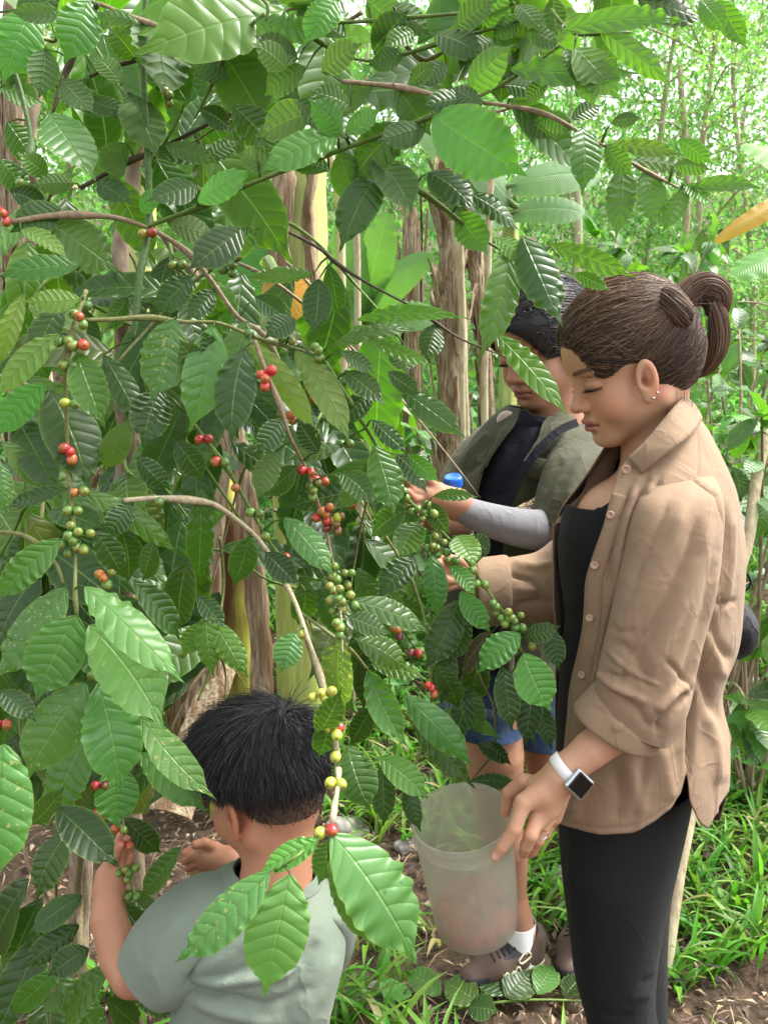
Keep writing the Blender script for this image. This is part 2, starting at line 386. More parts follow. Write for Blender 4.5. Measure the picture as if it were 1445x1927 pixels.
M_SHORTS = cloth_mat('dark_shorts', (.03, .03, .035))
def hair_mat(name, rough=.46):
    m, nt, b = new_mat(name); n = N(nt); col = n.n('ShaderNodeVertexColor', layer_name='Col')
    n.l(col.outputs[0], b.inputs['Base Color']); b.inputs['Roughness'].default_value = rough; b.inputs['Specular IOR Level'].default_value = .45
    return m
M_HAIR = hair_mat('hair')
def plain(name, c, rough=.5, metal=0, spec=.5, **k):
    m, nt, b = new_mat(name); b.inputs['Base Color'].default_value = tuple(c) + (1,); b.inputs['Roughness'].default_value = rough
    b.inputs['Metallic'].default_value = metal; b.inputs['Specular IOR Level'].default_value = spec
    n = N(nt); f = n.noise(n.n('ShaderNodeTexCoord').outputs['Object'], 120, 4, .6)
    n.l(n.mix(n.math('MULTIPLY', f, .22), tuple(c), tuple(x * .6 for x in c)), b.inputs['Base Color'])
    for a, v in k.items(): b.inputs[a].default_value = v
    return m
def col_mat(name, rough=.35, spec=.5):
    m, nt, b = new_mat(name); n = N(nt); col = n.n('ShaderNodeVertexColor', layer_name='Col'); f = n.noise(n.n('ShaderNodeTexCoord').outputs['Object'], 180, 3)
    n.l(n.mix(n.math('MULTIPLY', f, .4), col.outputs[0], n.mix(1.0, col.outputs[0], (.6, .55, .5), 'MULTIPLY')), b.inputs['Base Color'])
    b.inputs['Roughness'].default_value = rough; b.inputs['Specular IOR Level'].default_value = spec; return m
M_BERRY = col_mat('coffee_berry', .28, .6); M_PAINT = col_mat('coloured', .6, .3)

# ---------------- setting: ground and hillside ----------------
def H(x, y):
    x = np.asarray(x, float); y = np.asarray(y, float)
    bank = .26 * sst(2.75, 3.05, y + .10 * np.sin(x * 3)) * sst(.15, .7, x)
    z = bank + .10 * sst(2.3, 4.2, y) + np.clip(y - 5.5, 0, None) * .09 + .35 * np.clip(y - 14, 0, None) * .35
    P3 = np.stack([x.ravel() * 1.6, y.ravel() * 1.6, x.ravel() * 0], -1)
    z = z + .035 * vnoise(P3, 3).reshape(x.shape) + .012 * vnoise(P3 * 4, 4).reshape(x.shape)
    return z
def ground_sheet():
    xs = np.concatenate([np.linspace(-70, -4, 24)[:-1], np.linspace(-4, 4, 260), np.linspace(4, 70, 24)[1:]])
    ys = np.concatenate([np.linspace(-30, .3, 14)[:-1], np.linspace(.3, 7, 230), np.geomspace(7, 90, 50)[1:]])
    X, Yg = np.meshgrid(xs, ys); Z = H(X, Yg)
    pts = np.stack([X, Yg, Z], -1).reshape(-1, 3)
    near = (np.abs(pts[:, 0]) < 4) & (pts[:, 1] < 7)
    pts[:, 2] += np.where(near, .010 * vnoise(pts * 26, 8) + .006 * vnoise(pts * 60, 9), 0)
    o = mesh_obj('ground', pts, grid_faces(len(ys), len(xs)), M_SOIL); tag(o, kind='structure')
ground_sheet()

# ---------------- leaves ----------------
def leaf_outline(t, fam):
    if fam == 'coffee':
        f = np.sin(np.pi * np.clip(t * 1.04, 0, 1) ** .90) ** .80 * (1 - .80 * sst(.70, .92, t)) + .055 * sst(.55, .85, t) * (1 - sst(.93, 1, t)) + .02 * (1 - sst(0, .04, t)); return f * 1.02
    if fam == 'banana': return np.clip(np.sin(np.pi * np.clip(t * .96 + .03, 0, 1)), 0, 1) ** .45
    if fam == 'lance': return np.sin(np.pi * t ** .8) ** 1.1
    return np.sin(np.pi * t)
def add_leaf(buf, base, tip, W, n0, bend=.1, fold=.18, wave=.05, col=(.04, .13, .03, .2), nu=20, nv=6, fam='coffee', twist=0, waves=6.5, bend_dir=None, side_bend=0):
    base = np.asarray(base, float); tip = np.asarray(tip, float); ax = tip - base; L = np.linalg.norm(ax); ax = ax / L
    n = np.asarray(n0, float); n = n - ax * (n @ ax); n = n / (np.linalg.norm(n) + 1e-9); s = np.cross(n, ax)
    t = np.linspace(0, 1, nu + 1); v = np.linspace(-1, 1, nv + 1)
    bd = n if bend_dir is None else np.asarray(bend_dir, float)
    C = base + ax * (t * L)[:, None] + bd * (bend * L * 4 * t * (1 - t))[:, None] + s * (side_bend * L * 4 * t * (1 - t))[:, None]
    wv = leaf_outline(t, fam) * W / 2
    ph = rng.uniform(0, 6.28, 2)
    tw = twist * (t - .3)
    ct, stw = np.cos(tw)[:, None], np.sin(tw)[:, None]
    side = s * ct + n * stw; nn = n * ct - s * stw
    av = np.abs(v)[None, :]; env = np.minimum(1, 6 * t * (1.02 - t))[:, None]
    lift = fold * (av ** 1.4) * wv[:, None] 
    am = (.55 + .75 * np.clip(np.sin(5.3 * t + ph[0]) + np.sin(11.7 * t + ph[1]), -1, 1.4))[:, None]
    wob = wave * L * .5 * av ** 2.2 * env * am * np.where(v[None] < 0, np.sin(waves * 6.28 * t[:, None] + ph[0] + .8 * np.sin(9 * t[:, None])), np.sin(waves * 6.28 * t[:, None] * 1.06 + ph[1] + .7 * np.sin(8 * t[:, None] + 2)))
    inw = 1 + .04 * am * av ** 3 * np.sin(waves * 6.28 * t[:, None] * 1.3 + ph[0])
    V = C[:, None] + side[:, None] * (wv[:, None] * v[None] * inw)[..., None] + nn[:, None] * (lift + wob)[..., None]
    U = np.stack([np.tile((v + 1) / 2, (nu + 1, 1)), np.tile(t[:, None], (1, nv + 1))], -1)
    buf.add(V.reshape(-1, 3), grid_faces(nu + 1, nv + 1)[:, ::-1], col, U.reshape(-1, 2))
KC = {  # leaf colours by kind: (r,g,b,wear); backlight put into B, silvery sheen into G
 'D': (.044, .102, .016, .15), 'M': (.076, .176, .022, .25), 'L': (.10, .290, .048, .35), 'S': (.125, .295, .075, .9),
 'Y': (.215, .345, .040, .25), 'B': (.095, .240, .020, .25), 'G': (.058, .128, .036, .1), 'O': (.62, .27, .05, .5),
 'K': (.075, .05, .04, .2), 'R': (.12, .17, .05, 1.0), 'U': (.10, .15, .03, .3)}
DCTRL = [(130,1200,1.0),(60,650,1.05),(300,700,1.1),(550,750,1.12),(700,1000,1.25),(850,1100,1.3),(750,1400,1.3),(960,1230,1.27),
 (300,300,1.2),(100,100,1.25),(600,250,1.1),(900,250,1.05),(1100,150,1.0),(1250,330,1.05),(1000,500,1.15),(1000,700,1.2),(100,1700,1.2),
 (560,1700,.72),(540,1600,.74),(700,1650,.72),(700,600,1.2),(630,1560,.8),(600,1250,1.05),(635,1400,.95),(30,1500,.85),(250,1600,1.12),(850,700,1.3),(220,1850,1.1),(900,1450,1.4),(1020,1380,1.3)]
_dc = np.array(DCTRL)
def depth_at(x, y):
    d = np.hypot(_dc[:, 0] - x, _dc[:, 1] - y) + 8; wgt = d ** -3.0; return float((wgt * _dc[:, 2]).sum() / wgt.sum())
# ---------------- the coffee shrub in front ----------------
GR = (.15, .24, .05, 0); WD = (.34, .25, .16, 0); PALE = (.50, .42, .28, 0); DK = (.10, .08, .05, 0); MIX = (.24, .25, .09, 0)
# branches: (polyline in photo pixels, radius at start, radius at end in m, colour, depth shift)
BR = [
 ([(165,545),(140,620),(128,700),(128,800),(133,900),(137,1000),(140,1100),(147,1175)], .0042, .0028, MIX, 0),
 ([(20,420),(90,408),(150,405),(215,410),(275,428)], .0062, .005, WD, .05),
 ([(275,428),(300,440),(370,490),(440,590),(500,640),(560,760)], .005, .004, WD, .08),
 ([(275,428),(370,392),(480,342),(640,283),(760,238),(880,190),(960,150),(1045,92)], .0048, .0028, GR, 0),
 ([(165,600),(270,600),(345,608),(410,610),(490,635),(560,655),(605,668)], .0045, .0028, MIX, .03),
 ([(480,640),(505,705),(530,760),(550,830),(575,890),(592,940),(610,1000),(625,1080),(640,1150),(645,1230)], .004, .0026, WD, -.03),
 ([(350,780),(400,850),(440,910),(480,970),(510,1020),(540,1060),(575,1115)], .0042, .003, GR, .02),
 ([(230,945),(300,942),(380,945),(420,960),(480,1005),(520,1060),(550,1120),(575,1190),(600,1260),(615,1320),(628,1370),(635,1450),(630,1520),(622,1572)], .0052, .0038, PALE, 0),
 ([(605,665),(640,720),(700,820),(760,930),(800,970),(850,1020),(880,1060),(930,1130),(965,1180),(985,1225),(1012,1235)], .0045, .0025, GR, 0),
 ([(700,300),(770,345),(840,395),(900,440),(970,482),(1020,510)], .004, .0025, GR, 0),
 ([(640,155),(720,162),(800,172),(870,185),(1000,210),(1060,230),(1140,275),(1210,320),(1290,358)], .0042, .0022, WD, 0),
 ([(620,42),(700,40),(830,28),(900,22),(960,10)], .0035, .0025, GR, .05),
 ([(480,70),(560,55),(690,115),(830,80),(960,45),(1010,20)], .0035, .0025, GR, .05),
 ([(275,-60),(272,150),(278,300),(280,420),(262,525),(250,640)], .0055, .0075, (.09,.17,.05,0), .06),
 ([(-20,-30),(25,120),(55,250),(52,300),(40,335)], .005, .006, (.09,.17,.05,0), .1),
 ([(185,5),(150,75),(125,140),(98,215)], .006, .0045, DK, .02),
 ([(188,8),(260,35),(330,60),(390,95),(435,112)], .0045, .003, WD, .03),
 ([(150,355),(240,305),(300,280),(400,230),(435,215)], .005, .0035, DK, .12),
 ([(160,65),(205,130),(250,190),(292,270)], .003, .0025, GR, .08),
 ([(540,440),(600,470),(640,500),(720,548),(820,608),(880,645),(935,668)], .0032, .002, DK, 0),
 ([(160,150),(200,130),(265,110)], .0035, .0035, DK, .1),
 ([(500,25),(440,80),(400,160),(365,225)], .004, .003, GR, .04),
 ([(340,215),(310,270),(288,300)], .003, .003, GR, .08),
 ([(375,1315),(395,1260),(392,1190),(388,1150)], .003, .002, GR, .25),
 ([(190,1370),(200,1460),(215,1530),(228,1600),(250,1660),(262,1740),(285,1830)], .004, .003, MIX, .1),
 ([(90,1560),(110,1530),(160,1540)], .003, .003, MIX, .05),
 ([(160,1900),(155,1800),(150,1700),(152,1600),(175,1450),(215,1200)], .012, .010, (.3,.24,.13,0), .42),
 ([(700,-40),(900,-20),(1100,-10),(1320,-8)], .004, .003, GR, .0),
 ([(1040,15),(1080,60),(1130,62),(1190,60)], .003, .002, GR, .0),
 ([(480,-20),(505,10),(500,40)], .004, .003, GR, .0),
 ([(640,1570),(600,1575),(560,1610),(520,1640)], .0014, .0012, GR, 0),
 ([(720,1010),(770,1090),(800,1180),(812,1280),(800,1380),(770,1470)], .0035, .0025, MIX, .08),
 ([(560,1150),(620,1190),(670,1230),(720,1300),(760,1340),(800,1400)], .0035, .0025, MIX, .06),
 ([(880,1100),(880,1180),(900,1260),(930,1340),(930,1420)], .003, .0022, MIX, .06),
 ([(-30,700),(40,720),(80,760),(110,820)], .004, .003, WD, .06),
 ([(-30,1000),(40,1010),(100,1060),(120,1100)], .004, .003, MIX, .06),
 ([(0,520),(60,500),(150,505)], .004, .003, WD, .03),
]
# leaves: (base x,y, tip x,y, width px, kind[, depth shift])
LV = """60 20 30 96 72 L;165 2 130 96 62 L;85 92 75 172 46 D;0 165 62 188 42 M;92 214 147 293 76 L;150 155 105 200 42 D;262 42 165 42 26 M
280 20 302 145 88 D;352 190 312 105 78 M;415 88 498 230 84 D;440 200 515 290 58 D;256 112 225 76 42 M;250 178 272 234 64 M;160 185 252 212 34 D
238 270 204 316 52 M;118 150 168 202 44 D;378 205 420 235 36 D;292 292 410 304 36 D;310 272 412 308 32 D;372 380 474 322 44 L;265 400 302 362 30 L
372 350 300 372 50 D;92 418 198 495 78 M;40 432 128 490 30 Y;455 430 395 476 62 G;320 420 388 440 46 U;140 345 60 350 34 M;115 392 48 424 52 D
205 30 160 60 30 M;30 40 90 10 50 D;120 30 20 20 30 D;330 30 380 70 50 D;430 20 475 60 55 M;345 45 400 5 50 M;230 160 180 110 35 M;0 110 30 150 40 D
15 230 60 300 50 M;0 300 35 350 45 M;185 340 230 370 40 D;235 330 200 290 35 M;90 330 50 300 35 M;430 150 380 130 40 M;390 300 440 270 34 M;20 360 70 385 40 D
480 42 618 68 44 B;632 0 600 46 52 L;690 0 757 50 52 B;702 96 746 46 50 D;606 136 662 96 46 U;560 112 488 72 46 D;576 128 512 172 46 D
858 52 918 12 46 M;912 56 946 0 42 B;818 66 882 98 50 D;880 170 938 112 60 B;770 158 806 130 30 D;596 212 512 252 60 M;642 255 592 200 46 L
650 250 714 206 36 L;636 255 494 322 56 L;700 165 625 215 50 M;742 162 786 222 56 D;882 186 794 206 36 D;815 215 984 326 98 L;640 285 668 352 56 M
712 325 642 470 62 D;706 298 768 392 62 D;805 324 890 396 56 D;885 365 972 432 36 D;860 400 916 478 46 B;762 236 710 292 70 D;560 20 640 60 40 D;650 70 600 40 40 M
740 10 800 60 44 D;780 60 720 90 34 M;930 80 860 110 40 M;560 190 610 230 44 D;932 628 1064 780 50 B;905 200 850 170 34 D;480 280 530 250 40 M;520 330 470 300 40 M;620 320 560 300 40 M
800 240 720 262 46 D;660 200 590 175 40 M;840 120 800 150 36 D;980 30 940 60 40 M;760 100 700 120 36 M;540 130 500 100 40 M;990 60 1050 90 40 M;950 160 1010 180 40 D
1055 60 1288 44 44 B;960 130 1200 138 48 M;1128 58 1258 162 42 B;1080 90 1156 178 76 B;1100 120 1116 200 46 B;1040 -5 1045 52 44 G;1200 0 1318 40 62 D
1318 0 1362 62 46 B;1350 0 1404 90 42 B;960 185 1092 320 62 M;1095 240 1093 365 56 B;1172 312 1158 446 54 M;1210 326 1224 424 56 B;1288 352 1246 436 40 B
1288 348 1324 380 36 B;1290 357 1430 357 30 M;1148 272 1282 292 30 U;1185 302 1306 330 32 U;1276 262 1338 308 32 M;1268 312 1336 320 30 M;1060 92 1090 162 36 D
1010 100 1060 160 50 D;1030 150 990 190 36 D;1075 225 1130 200 34 M;1150 230 1205 222 30 G;1020 215 1070 240 40 M;980 215 1040 262 44 D;1140 275 1190 330 40 B;970 10 1010 55 40 M
983 445 1054 606 76 G;1035 460 1190 520 42 B;1080 515 1146 546 26 M;960 470 904 668 62 M;1010 500 1040 560 40 B;930 450 990 500 34 B;880 420 840 380 30 D
150 500 0 520 46 L;45 554 0 692 42 Y;152 562 48 566 50 Y;112 628 -2 748 62 Y;85 722 -4 822 56 L;118 575 62 690 60 D;328 600 285 750 86 S;402 614 358 806 80 S
466 604 430 748 66 S;462 654 438 830 76 D;145 664 196 802 64 M;195 668 268 808 52 D;94 735 166 918 98 D;34 785 112 930 72 D;302 734 270 838 72 D
242 790 200 882 50 U;4 830 80 922 42 U;362 520 295 592 52 G;402 545 350 602 46 G;130 920 20 955 34 M;155 924 330 1042 44 M;0 870 12 960 40 S;240 560 200 620 40 D
590 516 468 522 32 M;600 525 590 628 56 D;620 500 636 592 42 D;556 600 500 636 46 D;470 640 592 818 52 Y;556 660 654 832 70 Y;462 640 530 722 32 Y;672 602 876 602 34 B
625 652 776 622 30 M;690 640 815 690 30 B;750 655 764 702 50 U;820 610 800 678 46 D;640 662 702 702 32 G;755 734 872 822 50 G;700 790 765 852 36 D;705 838 740 968 62 M
745 855 800 926 46 D;768 855 826 906 32 B;530 788 482 852 46 D;520 850 486 936 50 U;560 878 498 932 46 D;640 840 545 866 36 U;815 934 897 936 24 M -.06;805 945 846 1002 36 D
650 700 720 760 46 D;700 740 640 800 46 D;640 890 700 950 50 D;600 850 560 790 40 D;760 960 700 1010 46 D;690 900 640 960 46 M;590 700 540 650 36 D;730 700 790 740 34 G
380 700 340 640 46 D;330 830 380 900 50 D;260 860 320 920 44 D;410 700 380 620 40 D;180 1000 230 1080 50 D;250 950 200 1010 46 D;430 480 490 430 50 D;480 560 540 600 46 G
115 1014 -4 1128 56 L;126 1106 -4 1272 84 S;160 1104 340 1279 76 S;146 1158 72 1314 98 S;168 1176 302 1366 110 S;162 1285 54 1462 100 S;186 1285 226 1482 104 S
172 1364 94 1542 84 L;214 1438 220 1556 76 L;266 1350 400 1496 60 S;264 1418 384 1526 66 L;8 1400 -6 1655 116 S -.1;252 1094 336 1202 56 D;380 920 374 1092 52 M
355 1050 342 1182 62 D;230 1000 240 1092 62 D;290 1020 270 1092 46 D;390 1150 402 1268 46 B;402 1168 466 1272 46 B;390 1170 346 1236 42 B;372 1120 424 1182 36 D
0 1300 66 1356 46 D;535 974 626 1082 52 S;575 1088 560 1172 50 M;598 1112 654 1196 46 M;556 1190 530 1264 52 S;640 1194 652 1328 64 R;664 1130 802 1190 50 D
655 1160 732 1192 42 D;782 1054 714 1122 56 G;790 984 754 1052 56 M;812 1045 820 1158 44 L;846 1065 892 1122 34 L;865 1115 922 1188 44 L;862 1130 800 1256 60 D
880 1160 846 1246 44 D;860 1008 896 1066 56 B;926 1188 872 1276 38 K;672 1204 762 1262 56 M;700 1250 798 1276 36 M;692 1260 763 1399 54 L;760 1308 884 1438 58 L
835 1334 938 1391 32 B;655 1404 696 1522 74 M;720 1440 722 1550 44 D;712 1424 802 1502 52 L;780 1368 890 1480 46 M;765 1470 792 1562 34 D;978 1192 902 1266 58 L
985 1230 1036 1334 72 L -.05;985 1200 1052 1178 36 D;1010 1318 1036 1408 34 G;960 1270 1004 1396 44 D;884 1472 978 1480 28 G;620 1330 600 1420 50 D;600 1380 640 1300 50 D
500 1040 560 1100 46 D;470 1010 440 1100 50 D;760 1150 700 1100 40 M;820 1250 860 1330 44 D;880 1300 850 1400 44 D;700 1330 660 1400 44 D;900 1400 960 1440 36 D;920 1040 880 1010 40 D
900 1215 884 1330 52 D;945 1255 962 1372 48 D;850 1225 832 1322 46 D;1002 1285 988 1402 48 D;870 1290 905 1380 46 M;1030 1180 1050 1260 40 D;135 1560 74 1692 66 D;108 1520 222 1630 72 D;156 1685 58 1756 50 D;150 1740 44 1822 46 D;168 1785 94 1836 50 D;116 1824 28 1906 46 M;206 1820 124 1930 66 M;340 1594 268 1682 46 M
235 1540 300 1602 46 D;220 1680 300 1742 44 D;230 1700 300 1790 46 D;120 1870 80 1905 36 M;250 1850 330 1920 60 D;200 1880 260 1935 50 D;280 1840 220 1900 40 D;60 1550 120 1480 44 D
508 1640 338 1804 78 S;546 1645 500 1864 112 S;600 1580 490 1642 44 L;622 1580 600 1662 52 B;624 1568 776 1804 124 S;618 1620 696 1772 56 Y"""
LEAVES = []
for ln in LV.replace('\n', ';').split(';'):
    p = ln.split(); LEAVES.append((float(p[0]), float(p[1]), float(p[2]), float(p[3]), float(p[4]), p[5], float(p[6]) if len(p) > 6 else 0.0))
# berries: (x, y, colours) r red o orange g green y yellow-green d dark red
BE = """142 1015 ggggggggg;133 850 rro;146 800 oog;152 596 rgg;148 650 rg;150 925 go;278 440 ry;500 712 rrrr;592 735 rrrd;538 780 og;590 922 gggg;614 968 rrrrry;633 985 ddddd
539 1048 r;635 1088 ggggggggg;645 1130 gggggggg;384 825 rr;443 918 r;571 1193 y;611 1312 yyyyy;628 1366 ry;634 1382 y;631 1425 y;632 1476 yy;613 1565 ry;749 1185 rrd
812 1295 rrr;795 962 gggggg;822 1030 ggggggg;968 1168 ggggggg;934 1142 ggg;196 1087 oogg;98 1152 rrg;244 1640 ggggg;190 1535 rrr;236 1590 rr;200 1800 ggg;186 1276 gggg
8 402 rrr;4 1362 rr;780 1228 rd;576 886 rr;650 835 gg;184 1540 rr;700 905 gg;850 1055 gg;640 1180 ggg;335 500 gg;440 500 ggggg;600 660 ggg;165 575 g;120 640 gg;880 1075 gg;1000 1215 g;40 345 g;320 180 ggg
250 1690 gg;188 1480 dr;225 1560 gr;560 790 go;603 905 rr;655 950 rd;610 1050 gg;480 965 gg;415 868 gr;500 1010 g;130 690 gg;132 760 gy;138 960 gg;540 640 gg;470 628 g;720 860 gg;760 925 ggg;690 690 g;628 1110 ggg;905 1100 gg;950 1165 gg;345 1230 g;300 945 g"""
BC = {'r': (.50, .025, .03), 'o': (.62, .16, .05), 'g': (.10, .22, .035), 'y': (.40, .46, .06), 'd': (.16, .012, .02)}
fshrub = thing('coffee_shrub', 'large leafy coffee shrub in front with hanging branches of red and green berries', 'coffee shrub')
class Branch: pass
branches = []
for k, (pl, r0, r1, c, ds) in enumerate(BR):
    b = Branch(); b.px = pl; b.stem = Buf(); b.leaf = Buf(); b.berry = []
    P3 = np.array([Q(x, y, (depth_at(x, y) + ds) * .985) for x, y in pl]); b.P = catmull(P3, max(12, len(pl) * 6)); b.r = (r0, r1); b.c = c
    b.P = b.P + (vnoise(b.P * 14, 5)[:, None] * .003)
    tube(b.stem, b.P, (r0 * .64, r1 * .66), c, 8, knob=.7)
    b.pxy = np.stack(to_px(b.P), -1); branches.append(b)
def nearest(x, y):
    best = (1e9, None, 0)
    for b in branches:
        d = np.hypot(b.pxy[:, 0] - x, b.pxy[:, 1] - y); j = int(d.argmin())
        if d[j] < best[0]: best = (d[j], b, j)
    return best
def leaf_col(kind, j=.16):
    c = np.array(KC[kind], float); f = 1 + rng.normal() * j; c[:3] *= max(.6, f); c[0] *= 1 + rng.uniform(-.12, .22); c[3] = np.clip(c[3] * rng.uniform(.4, 1.35), 0, 1); return c
EYE = np.array([0, 0, CAMZ])
for (bx, by, tx, ty, W, kd, ds) in LEAVES:
    W *= (.86 if kd == 'Y' else 1.0) if by > 460 or bx > 960 else 1.2; tx += (tx - bx) * .07; ty += (ty - by) * .07
    if by < 470:
        l_ = math.hypot(tx - bx, ty - by); k_ = max(1, 1.75 * W / l_); tx = bx + (tx - bx) * k_; ty = by + (ty - by) * k_
    dist, br, j = nearest(bx, by)
    bp = br.P[j]; D0 = depth_at(bx, by) * .985; Y0 = (bp[1] if dist < 70 and bp[1] < D0 + .12 else D0) + ds + rng.uniform(-.015, .015) - (.02 if kd in 'SLY' else 0); dist = dist if abs(bp[1] - Y0) < .12 else 99
    B = Q(bx, by, Y0); Lpx = math.hypot(tx - bx, ty - by); lm = Lpx * scale_at(by, Y0)
    real = max(lm * 1.12, min(.19, W * scale_at(by, Y0) * 2.1)) if kd not in 'Y' else lm * 1.1
    dep = math.sqrt(max(real ** 2 - lm ** 2, 0)) * (.5 if kd in 'SLY' else .8)
    T = Q(tx, ty, Y0 - min(dep, .09) * (1 if kd in 'SLYB' or rng.random() < .6 else -1) * (0.8 if by > 100 else .5))
    if dist < 70: # petiole
        tube(br.leaf, [bp, (bp + B) / 2 + np.array([0, 0, .003]), B], (.0016, .0013), (.12, .2, .04, 0), 5)
    view = nrm(EYE - (B + T) / 2); roll = rng.uniform(-.45, .45)
    n0 = view + np.array([0, 0, .45]) + np.array([1, 0, 0]) * roll
    under = kd in ('Y', 'U') or (kd in ('B', 'M') and by < 460 and rng.random() < .55) or (kd == 'D' and by < 330 and rng.random() < .6)
    flip = -1 if under else 1
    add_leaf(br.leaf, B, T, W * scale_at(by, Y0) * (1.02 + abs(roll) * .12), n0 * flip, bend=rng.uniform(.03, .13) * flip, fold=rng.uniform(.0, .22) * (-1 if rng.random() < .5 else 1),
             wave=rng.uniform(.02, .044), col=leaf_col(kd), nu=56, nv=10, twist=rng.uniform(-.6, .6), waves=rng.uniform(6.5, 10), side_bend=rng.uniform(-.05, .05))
# the leaves and twigs further inside the shrub: opposite pairs along drooping side shoots
def inside(x, y):
    e = np.interp(y, [-60, 120, 250, 420, 520, 640, 760, 900, 1000, 1150, 1300, 1420, 1600, 1800, 1990], [1380, 1250, 960, 640, 690, 800, 800, 740, 760, 830, 760, 640, 300, 260, 250])
    lo_ = -60
    return lo_ < x < e
def hole(x, y):
    for (cx, cy, rx, ry) in ((560, 400, 60, 90), (115, 290, 45, 40), (470, 1190, 90, 130), (540, 1180, 50, 110), (440, 1040, 60, 200), (495, 1400, 150, 140), (185, 1700, 70, 150), (265, 560, 25, 60), (520, 90, 30, 20), (400, 1330, 60, 90), (700, 560, 70, 60), (60, 1650, 60, 60), (540, 560, 40, 50),(830,250,60,30),(640, 420, 40, 90)):
        if ((x - cx) / rx) ** 2 + ((y - cy) / ry) ** 2 < 1: return True
    return False
nfill = 0
for it in range(150):
    x0 = rng.uniform(-50, 1150); y0 = rng.uniform(-80, 1850)
    if not inside(x0, y0): continue
    dm = rng.uniform(.07, .62); Y0 = depth_at(x0, y0) * .985 + dm
    if y0 < 420 and rng.random() < .55: continue
    if y0 > 1480 and x0 > 240: continue
    dirx = rng.uniform(-.5, .8) ; L = rng.uniform(.3, .55)
    p0 = Q(x0, y0, Y0); drop = rng.uniform(.35, 1.0) if y0 > 350 else rng.uniform(-.2, .5)
    pts = [p0 + np.array([dirx * L * t, rng.uniform(-.05, .05), -drop * L * t ** 1.4]) for t in np.linspace(0, 1, 6)]
    b = Branch(); b.stem = Buf(); b.leaf = Buf(); b.berry = []; b.P = catmull(pts, 22); b.r = (.003, .0012); b.fill = True
    xs, ys = to_px(b.P); b.pxy = np.stack([xs, ys], -1); keep = 0
    if ((xs > 130) & (ys > 1540)).any(): continue
    cc = (GR, MIX, WD)[rng.integers(3)]
    for j in range(2, 22, 3):
        for sgn in (-1, 1):
            if rng.random() < .22: continue
            P0 = b.P[j]; T = nrm(b.P[min(j + 1, 21)] - b.P[j - 1]); sd_ = nrm(np.cross(T, [rng.uniform(-.5, .5), 1, .25])) * sgn
            ln = rng.uniform(.12, .20) * (1.2 if y0 < 420 else 1); d = nrm(T * .5 + sd_ * .8 + np.array([0, 0, -.55]) + rng.normal(size=3) * .22)
            tip = P0 + d * ln; mx, my = to_px(np.array([(P0 + tip) / 2, tip]))
            if not inside(mx[0], my[0]) or hole(mx[0], my[0]) or hole(mx[1], my[1]) or not inside(mx[1], my[1]): continue
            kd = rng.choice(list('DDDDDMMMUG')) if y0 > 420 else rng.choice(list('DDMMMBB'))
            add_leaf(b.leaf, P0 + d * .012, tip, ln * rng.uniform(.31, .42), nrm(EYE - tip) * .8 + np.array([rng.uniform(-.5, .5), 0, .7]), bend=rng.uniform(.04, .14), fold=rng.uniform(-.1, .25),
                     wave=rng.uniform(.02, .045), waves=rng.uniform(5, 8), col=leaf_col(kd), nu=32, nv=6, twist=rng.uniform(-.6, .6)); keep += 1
    if keep >= 3:
        tube(b.stem, b.P, b.r, cc, 6, knob=.35); branches.append(b); nfill += keep
def berry(buf, c, r, col, ax):
    ph = np.linspace(0, math.pi, 9); th = np.linspace(0, 2 * math.pi, 12, endpoint=False)
    ax = nrm(ax); a = nrm(np.cross(ax, [.3, .8, .5])); b2 = np.cross(ax, a)
    rr = np.sin(ph); zz = np.cos(ph) * rng.uniform(1.08, 1.25); zz = np.where(ph < .5, zz - .14 * np.exp(-(ph / .25) ** 2), zz)
    V = c + r * (rr[:, None, None] * (np.cos(th)[None, :, None] * a + np.sin(th)[None, :, None] * b2) + zz[:, None, None] * ax)
    cols = np.tile(np.append(col, 0), (9 * 12, 1)); g_ = np.clip(np.repeat(zz, 12) * .5 + rng.uniform(-.5, .15), 0, .6)[:, None]; cols[:, :3] = cols[:, :3] * (1 - g_) + np.array((.38, .30, .05)) * g_; cols[:12, :3] = (.10, .07, .03)
    buf.add(V.reshape(-1, 3), grid_faces(9, 12, True)[:, ::-1], cols)
for ln in BE.replace('\n', ';').split(';'):
    x, y, cs = ln.split(); x = float(x); y = float(y); dist, br, j = nearest(x, y); bp = br.P[j]
    Y0 = min(bp[1], depth_at(x, y) * .985 + .05) - .008; cb = Buf(); C0 = Q(x, y, Y0); n = len(cs); R = .0061
    off = []
    for i, ch in enumerate(cs):
        a = i * 2.4 + rng.uniform(-.3, .3); rad = R * 1.25 * math.sqrt(i) if n > 1 else 0
        o = np.array([math.cos(a) * rad * .95, -.35 * R * (n - i) * .3 + rng.uniform(-.4, .4) * R, math.sin(a) * rad * .85])
        if n == 2: o = np.array([(-1) ** i * R * .95, 0, rng.uniform(-.3, .3) * R])
        col = np.array(BC[ch]) * rng.uniform(.75, 1.25); berry(cb, C0 + o, R * rng.uniform(.9, 1.1), col, nrm(o + np.array([0, -.012, -.004])))
        tube(cb, [C0 + np.array([0, .012, 0]), C0 + o * .5 + np.array([0, .006, 0])], .0011, GR, 4)
    br.berry.append(cb)
for b in branches:
    if b.leaf.n == 0 and not hasattr(b, 'px'): continue
    o = b.stem.build('branch', M_TWIG, fshrub)
    if b.leaf.n: b.leaf.build('foliage', M_LEAF, o)
    for cb in b.berry: cb.build('berry_cluster', M_BERRY, o)
